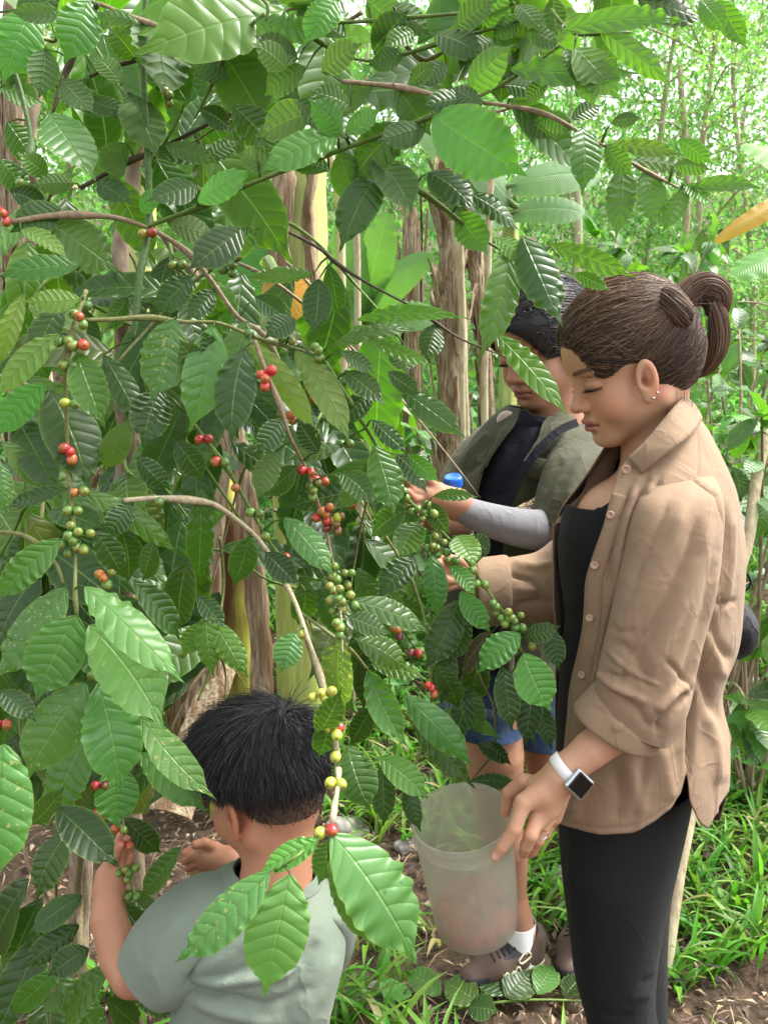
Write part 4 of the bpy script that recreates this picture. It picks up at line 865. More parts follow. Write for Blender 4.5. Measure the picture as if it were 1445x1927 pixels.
# ---------------- people ----------------
F32 = np.float32
class Head:
    """head in its own frame: X forward, Y to its left, Z up, origin midway between the ears"""
    def __init__(s, o, fwd, up, sc, kind='f', earx=-.004):
        s.o = np.asarray(o, float); f = nrm(np.asarray(fwd, float)); u = np.asarray(up, float); u = nrm(u - f * (u @ f)); l = np.cross(u, f)
        s.R = np.stack([f, l, u], 1); s.sc = sc; s.kind = kind; s.earx = earx
    def loc(s, p): return (((p - s.o.astype(F32)) @ s.R.astype(F32)) / F32(s.sc)).astype(F32)
    def wor(s, q): return np.asarray(q) @ s.R.T * s.sc + s.o
    def skull(s, q, e=0):
        a = np.abs(q[:, 1]); m = np.stack([q[:, 0], a, q[:, 2]], -1)
        d = ell(m, (-.012, 0, .060), (.094 + e, .073 + e, .086 + e)); d = smin(d, ell(m, (.034, 0, .062), (.062 + e, .062 + e, .062 + e)), .03)
        return smin(d, ell(m, (-.045, 0, .02), (.052 + e, .058 + e, .06 + e)), .03)
    def sdf(s, p):
        q = s.loc(p); a = np.abs(q[:, 1]); m = np.stack([q[:, 0], a, q[:, 2]], -1); k = s.kind
        d = s.skull(q); fat = .004 if k == 'c' else 0
        d = smin(d, ell(m, (.034, 0, -.004), (.050, .057 + fat, .066)), .02)
        d = smin(d, ell(m, (.046, .033, -.022), (.031 + fat, .027 + fat, .032)), .018)
        jz = -.066 if k != 'c' else -.058
        d = smin(d, rc(m, (-.012, .048, -.030), (.052, .014, jz - .004), .020 + fat, .016 + fat), .022)
        d = smin(d, ell(m, (.062, 0, jz - .006), (.020, .019, .016)), .018)
        d = smin(d, ell(m, (.060, 0, -.044), (.027, .030, .026)), .014)
        d = smin(d, rc(m, (.082, .012, .036), (.070, .042, .035), .0075, .006), .014)
        d = smax(d, -ell(m, (.100, .030, .019), (.020, .016, .011)), .014)
        d = smin(d, ell(m, (.0725, .030, .0145), (.0125, .0165, .0105)), .0035)
        d = smax(d, -rc(m, (.0885, .018, .0085), (.0800, .045, .0100), .0012, .0010), .0015)      # lid line
        d = smax(d, -rc(m, (.0855, .018, .0255), (.0780, .044, .0262), .0016, .0012), .003)       # crease above the lid
        d = smin(d, rc(m, (.082, 0, .026), (.0945, 0, -.010), .0072, .0088), .012)
        d = smin(d, ell(m, (.0975, 0, -.0155), (.0105, .0115, .0092)), .006)
        d = smin(d, ell(m, (.0870, .0125, -.0185), (.0105, .0075, .0078)), .005)
        d = smax(d, -ell(m, (.0930, .0072, -.0265), (.0050, .0034, .0035)), .002)
        d = smin(d, ell(m, (.0845, 0, -.0400), (.0095, .0200, .0062)), .005)
        d = smin(d, ell(m, (.0825, 0, -.0520), (.0095, .0175, .0068)), .005)
        d = smax(d, -rc(m, (.0940, 0, -.0462), (.0785, .0230, -.0480), .0011, .0011), .002)
        d = smax(d, -ell(m, (.0850, 0, -.0625), (.0060, .0160, .0035)), .007)
        # ear
        er = m - np.array([s.earx, .0745, .002], F32); ca, sa = math.cos(.30), math.sin(.30)
        e0 = er[:, 0] * ca - er[:, 1] * sa; e1 = er[:, 0] * sa + er[:, 1] * ca; e = np.stack([e0, e1, er[:, 2] + .12 * e0], -1)
        ear = ell(e, (0, .004, .002), (.0165, .0065, .0300)); ear = smin(ear, ell(e, (.004, .003, -.024), (.0085, .0055, .010)), .006)
        ear = smax(ear, -ell(e, (.001, .0115, .006), (.0105, .0068, .0195)), .003)
        ear = smin(ear, ell(e, (-.002, .0035, .004), (.0062, .0052, .0135)), .002); ear = smax(ear, -ell(e, (.006, .010, -.001), (.0045, .008, .0070)), .0025)
        d = smin(d, ear, .0035)
        return d * F32(s.sc)
    def colour(s, V, skin, lips=(.40, .13, .11), brow=(.05, .03, .02), hair=None):
        q = s.loc(V.astype(F32)); a = np.abs(q[:, 1]); m = np.stack([q[:, 0], a, q[:, 2]], -1); c = np.tile(np.asarray(skin, float), (len(V), 1)); n3 = vnoise(V * 70, 91)[:, None]
        def mixc(mask, col, amt): nonlocal c; mm = np.clip(mask, 0, 1)[:, None] * amt; c = c * (1 - mm) + np.asarray(col) * mm
        cheek = np.exp(-(ell(m, (.068, .040, -.018), (.02, .018, .018)) / .012).clip(0) ** 2); mixc(cheek, np.array(skin) * [1.08, .80, .76], .45)
        nose = np.exp(-(ell(m, (.095, 0, -.018), (.012, .014, .01)) / .008).clip(0) ** 2); mixc(nose, np.array(skin) * [1.02, .80, .76], .4)
        mixc(np.exp(-(ell(m, (-.01, .080, .0), (.02, .02, .03)) / .006).clip(0) ** 2), np.array(skin) * [1.08, .72, .66], .5)
        lp = np.minimum(ell(m, (.0885, 0, -.0408), (.010, .0205, .0045)), ell(m, (.0865, 0, -.0522), (.010, .018, .0058))); mixc(1 - sst(-.0005, .0022, lp), lips, .85)
        mixc(1 - sst(.0006, .0026, rc(m, (.094, 0, -.0462), (.0785, .023, -.048), .001, .001)), np.array(lips) * .3, .8)
        fr_ = q[:, 0] > .05; bz = .0355 + .10 * (a - .012) - 3.2 * (a - .030).clip(0) ** 2; bt_ = np.interp(a, [.010, .016, .035, .052], [.0022, .0034, .0030, .0010]); mixc(fr_ * (a > .010) * (a < .052) * (1 - sst(0, .0016, np.abs(q[:, 2] - bz) - bt_ + .0012 * n3[:, 0])), brow, .80)
        lz = .0068 + 5.0 * (a - .031) ** 2 - .03 * (a - .031); mixc(fr_ * (a > .0155) * (a < .0475) * (1 - sst(0, .0012, np.abs(q[:, 2] - lz) - .0012)), (.015, .010, .008), .95); cz = .0215 - 5.0 * (a - .031) ** 2; mixc(fr_ * (a > .0165) * (a < .046) * (1 - sst(0, .001, np.abs(q[:, 2] - cz) - .0004)), np.array(skin) * .5, .6); mixc(1 - sst(0, .004, np.hypot(np.hypot(q[:, 0] - s.earx - .002, (q[:, 2] - .006) * .62), (a - .080) * .8) - .0065), np.array(skin) * [.55, .38, .33], .75)  # shade of the ear hollow and lid crease put into the skin colour
        mixc(1 - sst(0, .003, ell(m, (.0930, .0072, -.0265), (.0050, .0034, .0035))), np.array(skin) * .25, .8)
        mixc(np.exp(-(ell(m, (.076, .030, .012), (.014, .02, .014)) / .008).clip(0) ** 2), np.array(skin) * [.86, .76, .74], .4)
        return c
def fingers(chains, k=.004):
    """chains: list of lists of (point, radius)"""
    def fn(p):
        d = None
        for ch in chains:
            dd = None
            for (a, ra), (b, rb) in zip(ch[:-1], ch[1:]):
                x = rc(p, a, b, ra, rb); dd = x if dd is None else smin(dd, x, .0018)
            d = dd if d is None else smin(d, dd, k)
        return d
    return fn
def QQ(l): return [(Q(x, y, Y), r) for (x, y, Y, r) in l]
def mesh_parts(parts, name, mat, parent):
    """joins meshed pieces of one body into ONE mesh"""
    b = Buf()
    for V, F, c in parts: b.add(V, F, np.hstack([c, np.ones((len(V), 1))]))
    return b.build(name, mat, parent)
def bounds(chains, pad=.02):
    P_ = np.array([p for ch in chains for p, r in ch]); return P_.min(0) - pad, P_.max(0) + pad
def hand_mesh(fing, palm, arm, skin, h=.0017, nailc=None, kp=.010):
    """fing: chains; palm: chains with big blend; arm: chain"""
    ff = fingers(fing, .0005); pf = fingers(palm, .016); af = fingers([arm], .01)
    def fn(p): return smin(smin(pf(p), af(p), .018), ff(p), kp * .55)
    lo_, hi = bounds(fing + palm + [arm], .045); V, F = nets(fn, lo_, hi, h)
    c = np.tile(np.asarray(skin, float), (len(V), 1))
    for ch in fing:      # knuckles and finger tips are redder, nails paler
        for (p, r) in ch[1:-1]:
            wgt = np.exp(-(np.linalg.norm(V - p, axis=1) / (r * 1.1)) ** 2)[:, None] * .35; c = c * (1 - wgt) + np.array(skin) * [.95, .72, .68] * wgt
        p, r = ch[-1]; wgt = np.exp(-(np.linalg.norm(V - p, axis=1) / (r * 1.4)) ** 2)[:, None] * .45; c = c * (1 - wgt) + np.array(skin) * [1.05, .74, .70] * wgt
    if nailc:
        for (p, r) in nailc: 
            wgt = (np.linalg.norm(V - p, axis=1) < r)[:, None] * .7; c = c * (1 - wgt) + np.array([.75, .50, .44]) * wgt
    return V, F, c
def limb(chain, skin, h=.004, k=.02):
    f = fingers([chain], k); lo_, hi = bounds([chain], .12); V, F = nets(f, lo_, hi, h); return V, F, np.tile(np.asarray(skin, float), (len(V), 1))
def cloth(name, stations, nrow, ncol, mat, parent, th0=0., th1=2 * math.pi, p=2.0, close=True, ST=(), noise=((.006, 7), (.0025, 19)), hem=None, top=None, thick=.002, stretch=(1, 1, .45), seed=1, crease=0):
    G, K, th = ring_grid(stations, nrow, ncol, th0, th1, p, close)
    if hem is not None or top is not None:      # every column runs from its own top row to its own hem row
        t = np.linspace(0, 1, nrow); out = np.empty_like(G)
        for j in range(ncol):
            x, y = to_px(G[:, j]); t0 = 0.; t1 = 1.
            if hem is not None:
                hy = hem(x, th[:, j]); m = np.nonzero(y > hy)[0]; t1 = t[m[0]] - (t[1] * (y[m[0]] - np.broadcast_to(hy, y.shape)[m[0]]) / max(1e-6, y[m[0]] - y[m[0] - 1]) if m[0] > 0 else 0) if len(m) else 1.
            if top is not None:
                ty = top(x, th[:, j]); m = np.nonzero(y > ty)[0]; t0 = t[m[0]] if len(m) else 0.
            tt = t0 + (t1 - t0) * t
            for c in range(3): out[:, j, c] = np.interp(tt, t, G[:, j, c])
        G = out
    Nn = grid_normals(G, close); cen = K[:, None, :3]
    if ((G - cen) * Nn).sum() < 0: Nn = -Nn
    V = G.reshape(-1, 3); d = 0
    for amp, fr in noise: d = d + amp * vnoise(V * np.array(stretch) * fr, seed + int(fr))
    G = G + Nn * np.reshape(d, G.shape[:2] + (1,))
    if crease: 
        c1_ = np.clip(1 - np.abs(vnoise(V * np.array([1, 1, .55]) * 9, seed + 3)) * 7, 0, 1) * np.clip(vnoise(V * 4, seed + 4) * 2, 0, 1); G = G + Nn * np.reshape(c1_ * crease, G.shape[:2] + (1,))
    if len(ST): G = strokes(G, Nn, ST)
    F = grid_faces(nrow, ncol, close)
    fn = nrm(np.cross(G[1, 0] - G[0, 0], G[0, 1] - G[0, 0])); 
    if (fn @ Nn[0, 0]) < 0: F = F[:, ::-1]
    o = mesh_obj(name, G.reshape(-1, 3), F, mat, parent)
    if thick:
        md = o.modifiers.new('thickness', 'SOLIDIFY'); md.thickness = thick; md.offset = -1
    return o, G
def strip(name, pts, widths, mat, parent, th=.0015, n0=None, ncs=3):
    """flat band along pts with width, used for straps and edges"""
    b = Buf(); P_ = catmull(pts, len(pts) * 5); T = nrm(np.gradient(P_, axis=0)); v = nrm(EYE - P_) if n0 is None else np.broadcast_to(nrm(n0), P_.shape); s = nrm(np.cross(T, v)); nn = np.cross(s, T)
    w_ = np.interp(np.linspace(0, 1, len(P_)), np.linspace(0, 1, len(widths)), widths)[:, None]
    ring = [P_ - s * w_, P_ - s * w_ + nn * th, P_ + s * w_ + nn * th, P_ + s * w_]
    V = np.stack(ring, 1).reshape(-1, 3); b.add(V, grid_faces(len(P_), 4, True)); 
    return b.build(name, mat, parent, smooth=False)
def hair_strands(parent, hsdf, S_, E_, n_pts, ofs, rad, cols, name='hair_strands', mid=None, it=3, seg=3, loose=.0):
    n = len(S_); t = np.linspace(0, 1, n_pts)[None, :, None]; P_ = S_[:, None] * (1 - t) + E_[:, None] * t
    if mid is not None: P_ = P_ + (mid[:, None] - (S_ + E_)[:, None] / 2) * 4 * t * (1 - t) 
    P_ = P_ + np.sin(t * rng.uniform(3, 9, (n, 1, 1)) + rng.uniform(0, 6, (n, 1, 1))) * rng.normal(size=(n, 1, 3)) * loose
    of = np.repeat(ofs, n_pts); P_ = project(hsdf, P_.reshape(-1, 3), of, it).reshape(n, n_pts, 3); b = Buf(); ribbons(b, P_, rad, cols, seg); return b

SK1 = (.56, .33, .21); SK2 = (.38, .21, .135); SK3 = (.42, .215, .13)
# ===== woman in the tan shirt =====
w1 = thing('person', 'woman in an open tan shirt and black trousers holding a bucket, hair tied up', 'person')
hd = Head(Q(1195, 716, 1.375) + np.array([0, .012, 0]), (-.955, -.13, -.275), (-.275, 0, .96), 1.0, 'f', .010)
neck_lo = Q(1235, 900, 1.40); nk0 = hd.wor([-.030, 0, -.02])
ch_c = Q(1190, 985, 1.40)
def f1(p):
    d = hd.sdf(p); d = smin(d, rc(p, nk0, neck_lo, .050, .056), .022)
    return smin(d, smin(ell(p, Q(1205, 985, 1.40), (.095, .11, .080)), ell(p, Q(1150, 1000, 1.40), (.055, .075, .07)), .03), .03)
V, F = nets(f1, Q(1195, 716, 1.375) + np.array([-.17, -.17, -.30]), Q(1195, 716, 1.375) + np.array([.16, .16, .18]), .0020)
parts = [(V, F, hd.colour(V, SK1))]
# left forearm and hand on the bucket rim
Yh = 1.19
arm = QQ([(1222, 1318, 1.205, .028), (1178, 1362, 1.202, .030), (1110, 1412, 1.19, .0265), (1062, 1452, 1.185, .0215)])
palm = [QQ([(1060, 1455, 1.185, .019), (1020, 1492, 1.18, .018), (985, 1510, 1.175, .0135)]), QQ([(1055, 1468, 1.185, .018), (1030, 1520, 1.185, .018), (1012, 1545, 1.18, .0135)]), QQ([(1060, 1462, 1.205, .018), (1040, 1535, 1.21, .014)]), QQ([(1060, 1450, 1.20, .017), (1010, 1480, 1.205, .016)])]
fing = [QQ([(985, 1512, 1.172, .0110), (968, 1560, 1.158, .0100), (945, 1594, 1.158, .0085), (931, 1612, 1.162, .0072)]),
        QQ([(1010, 1540, 1.178, .0112), (999, 1572, 1.158, .0102), (990, 1592, 1.166, .0092), (984, 1606, 1.185, .0078)]),
        QQ([(1028, 1545, 1.195, .0108), (1012, 1580, 1.185, .0098), (1002, 1600, 1.20, .0085), (996, 1606, 1.215, .0072)]),
        QQ([(1040, 1535, 1.212, .0095), (1026, 1568, 1.212, .0086), (1014, 1585, 1.228, .0072)]),
        QQ([(1025, 1480, 1.215, .0135), (985, 1470, 1.222, .0120), (957, 1492, 1.232, .0100), (950, 1528, 1.240, .0082)])]
parts.append(hand_mesh(fing, palm, arm, SK1, nailc=[(Q(930, 1613, 1.154), .0055)]))
# right forearm and hand at the branch
arm2 = QQ([(985, 1105, 1.50, .033), (930, 1102, 1.48, .027), (895, 1092, 1.46, .022)])
palm2 = [QQ([(893, 1090, 1.46, .018), (862, 1078, 1.44, .013)]), QQ([(893, 1095, 1.45, .018), (862, 1092, 1.43, .013)])]
fing2 = [QQ([(862, 1078, 1.44, .0095), (838, 1062, 1.42, .0085), (826, 1050, 1.40, .007)]), QQ([(862, 1085, 1.435, .0095), (836, 1078, 1.41, .0085), (826, 1060, 1.39, .007)]), QQ([(862, 1092, 1.43, .0095), (838, 1092, 1.40, .0085), (824, 1078, 1.385, .007)]),
         QQ([(864, 1098, 1.43, .009), (842, 1104, 1.41, .008), (828, 1094, 1.39, .0065)]), QQ([(885, 1075, 1.44, .011), (862, 1056, 1.42, .009), (842, 1050, 1.40, .0075)])]
parts.append(hand_mesh(fing2, palm2, arm2, SK1, h=.0022))
# trunk, upper arms and legs under the clothes
def leg_chain(x, Yc, zh=.86): g = gz(x, Yc); return [(np.array([x, Yc, zh]), .075), (np.array([x - .01, Yc - .02, .47]), .050), (np.array([x, Yc, .42]), .048), (np.array([x + .02, Yc + .01, g + .09]), .032)]
Hc = Q(1190, 1450, 1.42)
for ch in ([(Q(1205, 1000, 1.41), .08), (Q(1205, 1200, 1.41), .08), (Hc, .085)], [(Q(1275, 960, 1.29), .034), (Q(1225, 1280, 1.215), .028)], [(Q(1230, 960, 1.55), .045), (Q(1110, 1120, 1.56), .037), (Q(985, 1105, 1.50), .033)],
           leg_chain(Hc[0] - .0, 1.40), leg_chain(Hc[0] + .02, 1.56)): parts.append(limb(ch, SK1, .006))
body1 = mesh_parts(parts, 'body', M_SKIN, w1)
def lashes(h_, parent):
    b = Buf()
    for sg in (1, -1):
        for a in np.linspace(.018, .046, 22):
            z = .0068 + 5.0 * (a - .031) ** 2 - .03 * (a - .031); p0 = np.array([[.12, sg * a, z]]); st_ = h_.wor(p0).astype(F32); dr = (h_.wor([[0, 0, 0]]) - h_.wor([[1, 0, 0]])); dr = nrm(dr).astype(F32)
            for _ in range(14): st_ = st_ + dr * np.clip(h_.sdf(st_), 0, .02)[:, None]
            q_ = h_.loc(st_)[0]; e1 = q_ + np.array([.0045, sg * (a - .031) * .25, -.0015]); e2 = q_ + np.array([.0075, sg * (a - .031) * .4, -.0010]); tube(b, h_.wor(np.array([q_, e1, e2])), (.00045, .00015), (.01, .008, .007, 1), 3, cap=False)
    b.build('eyelashes', M_HAIR, parent)
lashes(hd, w1)
def ear_dot(h_, loc, r, parent): 
    b = Buf(); c = h_.wor(loc); V, F = nets(lambda p: ell(p, c, (r, r, r)), c - r * 1.6, c + r * 1.6, r / 4); b.add(V, F); b.build('earring', M_SILVER, parent)
M_SILVER = plain('silver', (.8, .8, .82), .15, 1.0)
ear_dot(hd, (.0105, .0835, -.0245), .0022, w1); ear_dot(hd, (.0025, .0840, -.0185), .0019, w1)
# hair: a pulled-back volume, a tied knot, a standing loop and the falling ends
def px_poly(pts, Y): return np.array([Q(x, y, Y) for x, y in pts])
HP = [(1049, 648), (1058, 664), (1082, 672), (1104, 688), (1124, 716), (1140, 718), (1158, 712), (1170, 694), (1182, 684), (1200, 682), (1216, 694), (1222, 716), (1224, 742), (1252, 768), (1300, 756), (1345, 720), (1360, 640), (1300, 480), (1100, 470), (1030, 600)]
HPa = np.array(HP, float)
def polyd(x, y, P_):
    d = np.full(len(x), 1e9); ins = np.zeros(len(x), bool); n = len(P_)
    for i in range(n):
        a, b = P_[i], P_[(i + 1) % n]; e = b - a; t = np.clip(((x - a[0]) * e[0] + (y - a[1]) * e[1]) / (e @ e), 0, 1)
        d = np.minimum(d, np.hypot(x - a[0] - t * e[0], y - a[1] - t * e[1]))
        c = ((a[1] > y) != (b[1] > y)) & (x < (b[0] - a[0]) * (y - a[1]) / (b[1] - a[1] + 1e-12) + a[0]); ins ^= c
    return np.where(ins, -d, d)
mpp = scale_at(700, 1.375); HC = Q(1195, 716, 1.375)
# the hairline is a curve on the head itself (side view), the same on both sides
def side_xy(p, h_, s0=None):
    q = h_.loc(p); return q
HL = [hd.loc(Q(x, y, HC[1] - .062).astype(F32)[None])[0] for x, y in HP]; HLp = np.array([[a[0], a[2]] for a in HL])
HLp[0] = [.130, HLp[1][1] + .002]
HLp[-1][0] = .140
for i_, z_ in ((0, .030), (1, .030), (2, .026), (3, .014)): HLp[i_][1] += z_
def hair1(p):
    q = hd.loc(p); a = np.abs(q[:, 1]); m = np.stack([q[:, 0], a, q[:, 2]], -1)
    d = hd.skull(q, .0062); d = smin(d, ell(m, (-.052, 0, .048), (.066, .070, .072)), .03); d = smin(d, ell(m, (-.078, 0, .018), (.040, .044, .042)), .03)
    d = smin(d, ell(m, (-.005, 0, .088), (.082, .062, .066)), .03)
    pd = polyd(q[:, 0], q[:, 2], HLp).astype(F32)
    pd = pd + np.clip(a - .05, 0, .02) * 0
    return smax(d, pd, .017)
V, F = nets(hair1, hd.o + np.array([-.17, -.14, -.10]), hd.o + np.array([.17, .14, .21]), .003)
def hairc(n, base, hi, p=.3):
    k = rng.random(n)[:, None]; c = np.asarray(base) * rng.uniform(.6, 1.5, (n, 1)); h_ = (k < p); return np.hstack([np.where(h_, np.asarray(hi) * rng.uniform(.6, 1.2, (n, 1)), c), np.ones((n, 1))])
hb = Buf(); hb.add(V, F, (.032, .019, .013, 1)); hair_o = hb.build('hair', M_HAIR, w1)
KN = Q(1262, 588, 1.375)
n = 9500; ii = rng.integers(0, len(V), n * 3); S0 = V[ii]; q = hd.loc(S0.astype(F32)); pdv = polyd(q[:, 0], q[:, 2], HLp); edge = (pdv > -.012) | (rng.random(len(S0)) < .25); S0 = S0[edge][:n]; n = len(S0)
vis = S0[:, 1] < HC[1] + .03; S0 = S0[vis]; n = len(S0)
E0 = KN + rng.normal(size=(n, 3)) * .010; q = hd.loc(S0.astype(F32)); low = np.clip((.05 - q[:, 2]) / .09, 0, 1)
md = (S0 + E0) / 2 + np.outer(low, hd.wor([-.02, 0, -.035]) - hd.o) * .9
hi = np.clip(vnoise(S0 * 60, 95) + .35, 0, 1)
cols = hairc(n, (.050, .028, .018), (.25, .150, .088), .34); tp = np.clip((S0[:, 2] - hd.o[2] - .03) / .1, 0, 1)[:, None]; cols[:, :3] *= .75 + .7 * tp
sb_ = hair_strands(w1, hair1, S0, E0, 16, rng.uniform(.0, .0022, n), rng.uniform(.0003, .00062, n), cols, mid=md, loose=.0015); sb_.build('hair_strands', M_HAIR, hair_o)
fl = Buf()   # loose flyaway hairs
for k in range(70):
    a = S0[rng.integers(0, n)]; b = KN + rng.normal(size=3) * .03; m_ = (a + b) / 2 + nrm((a + b) / 2 - hd.o) * rng.uniform(.02, .045); c = catmull([a, m_, b + rng.normal(size=3) * .02], 14); tube(fl, c, .00028, (.08, .045, .03, 1), 3, cap=False)
for k in range(9):
    a = hd.wor([-.05 + rng.normal() * .012, .055, -.03 + rng.normal() * .01]); c = catmull([a, a + [.0, -.004, -.02], a + [rng.normal() * .01, -.004, -.045 + rng.normal() * .01]], 8); tube(fl, c, .0003, (.03, .018, .012, 1), 3, cap=False)
fl.build('loose_hairs', M_HAIR, hair_o)
def lock(pts, Y, wpx, n, base, hi, name, p=.35, th=.5, tw=.6):
    b = Buf(); C = catmull([Q(x, y, YY) for (x, y, YY) in pts], 30); w_ = np.interp(np.linspace(0, 1, 30), np.linspace(0, 1, len(wpx)), wpx) * mpp; T = nrm(np.gradient(C, axis=0)); s = nrm(np.cross(T, [0.05, 1, .1])); dd = np.cross(s, T)
    tube(b, C, w_ * .72, (.02, .012, .009, 1), 12)
    a = rng.uniform(0, 6.28, n); r = rng.uniform(.75, 1.04, n); ph = a[:, None] + np.linspace(0, 1, 30)[None] * rng.uniform(tw * .6, tw * 1.4, (n, 1))
    P_ = C[None] + s[None] * (np.cos(ph) * r[:, None] * w_[None])[..., None] + dd[None] * (np.sin(ph) * r[:, None] * w_[None] * th * 1.9)[..., None]
    ribbons(b, P_, rng.uniform(.0004, .0008, n), hairc(n, base, hi, p)); b.build(name, M_HAIR, hair_o)
B1c, H1c = (.060, .033, .021), (.27, .16, .095)
lock([(1248, 552, 1.345), (1262, 568, 1.328), (1277, 594, 1.325), (1284, 614, 1.34)], 0, [13, 24, 26, 12], 900, B1c, H1c, 'hair_knot', .35, tw=1.6)
lock([(1268, 578, 1.37), (1284, 562, 1.375), (1304, 548, 1.38), (1328, 544, 1.38), (1345, 556, 1.38), (1348, 578, 1.38), (1344, 598, 1.38)], 0, [13, 23, 28, 31, 30, 24, 15], 1300, B1c, (.26, .15, .085), 'hair_loop', .4)
lock([(1342, 566, 1.37), (1350, 596, 1.37), (1352, 628, 1.37), (1346, 660, 1.37), (1330, 690, 1.375), (1310, 708, 1.38)], 0, [12, 18, 20, 19, 15, 5], 800, (.07, .037, .022), (.26, .15, .085), 'hair_tail', .4)
lock([(1280, 612, 1.375), (1298, 640, 1.38), (1312, 670, 1.385), (1310, 700, 1.385)], 0, [9, 14, 12, 6], 200, (.10, .05, .03), (.26, .15, .085), 'hair_tail', .4)
# black tank top
ST_t = [([(1075, 1150), (1100, 1160), (1120, 1180)], 9, -4), ([(1060, 1200), (1090, 1215), (1110, 1240)], 10, -4), ([(1070, 1130), (1095, 1135)], 8, 3)]
cloth('tank_top', [(1080, 905, 1320, 890, 1.41, .10), (1066, 950, 1330, 940, 1.41, .125), (1052, 1010, 1335, 1000, 1.41, .135), (1056, 1080, 1335, 1080, 1.41, .125), (1066, 1150, 1330, 1150, 1.41, .115), (1056, 1250, 1330, 1250, 1.41, .12), (1050, 1370, 1290, 1370, 1.41, .11), (1056, 1480, 1280, 1480, 1.41, .10)],
      90, 120, M_BLACK, w1, ST=ST_t, noise=((.003, 9),), top=lambda x, th: np.interp(x, [1040, 1070, 1110, 1140, 1175, 1200], [965, 948, 960, 950, 925, 880]), thick=.0015, p=2.1)
# trousers
ns_ = ((.0025, 6), (.001, 18))
KST = [([(1200, 1850), (1235, 1838), (1248, 1820)], 7, -4), ([(1130, 1905), (1160, 1912), (1190, 1908)], 7, -4), ([(1180, 1878), (1225, 1870)], 7, 3), ([(1060, 1560), (1062, 1640)], 8, -3)]
cloth('trouser_leg', [(1052, 1480, 1306, 1470, 1.395, .11), (1053, 1560, 1292, 1545, 1.39, .115), (1060, 1640, 1272, 1630, 1.375, .108), (1072, 1730, 1252, 1725, 1.365, .095), (1083, 1820, 1237, 1815, 1.355, .08), (1105, 1900, 1232, 1900, 1.355, .068), (1118, 1980, 1243, 1980, 1.36, .062), (1130, 2150, 1250, 2150, 1.365, .055), (1145, 2300, 1240, 2300, 1.37, .042)],
      120, 90, M_BLACK, w1, noise=ns_, ST=KST, p=2.1)
cloth('trouser_leg', [(1068, 1500, 1298, 1480, 1.52, .10), (1072, 1600, 1278, 1590, 1.51, .105), (1085, 1700, 1262, 1690, 1.51, .09), (1100, 1790, 1256, 1785, 1.50, .075), (1118, 1870, 1256, 1868, 1.50, .065), (1130, 1960, 1256, 1960, 1.50, .06), (1140, 2120, 1250, 2120, 1.5, .045)], 80, 70, M_BLACK, w1, noise=ns_)
# the open tan shirt
def xpoly(pts):
    a = np.array(pts, float); return lambda y: np.interp(y, a[:, 0], a[:, 1])
TS = [(1150, 828, 1300, 768, 1.385, .070), (1120, 872, 1332, 812, 1.39, .115), (1082, 925, 1362, 870, 1.395, .165), (1050, 975, 1386, 935, 1.40, .185), (1040, 1050, 1400, 1030, 1.40, .18), (1043, 1150, 1400, 1120, 1.40, .165),
      (1044, 1230, 1392, 1210, 1.40, .165), (1042, 1320, 1362, 1300, 1.40, .17), (1042, 1420, 1374, 1400, 1.40, .175), (1045, 1500, 1372, 1490, 1.40, .18), (1046, 1580, 1345, 1580, 1.40, .185)]
near_x = xpoly([(830, 1178), (870, 1172), (930, 1152), (985, 1138), (1040, 1118), (1090, 1103), (1170, 1099), (1240, 1086), (1300, 1074), (1400, 1066), (1580, 1049)])
def open_th(stations, nrow, fx):
    """per row, the ring angle on the camera side whose sight line meets the given edge curve"""
    G, K, th = ring_grid(stations, nrow, 240, 0, math.pi, 2.25, False); x, y = to_px(G.reshape(-1, 3)); x = x.reshape(nrow, 240); y = y.reshape(nrow, 240); t = fx(y)
    out = np.zeros(nrow)
    for i in range(nrow):
        m = np.nonzero(x[i] <= t[i])[0]; out[i] = th[i, m[0]] if len(m) else math.pi
    return np.convolve(np.pad(out, 4, mode='edge'), np.ones(9) / 9, 'valid')
t0 = open_th(TS, 200, near_x); t0 = np.minimum(t0, 2.95)
def hem1(x, th):
    front = np.interp(x, [1040, 1060, 1100, 1130, 1190, 1230, 1262, 1285, 1295], [1535, 1550, 1563, 1569, 1566, 1545, 1522, 1490, 1452]); back = np.interp(x, [1296, 1300, 1320, 1335, 1360, 1380], [1455, 1510, 1552, 1562, 1515, 1480])
    y = np.where(x < 1295.5, front, back); return np.where((th < 0) | (th > math.pi), 1545, y)
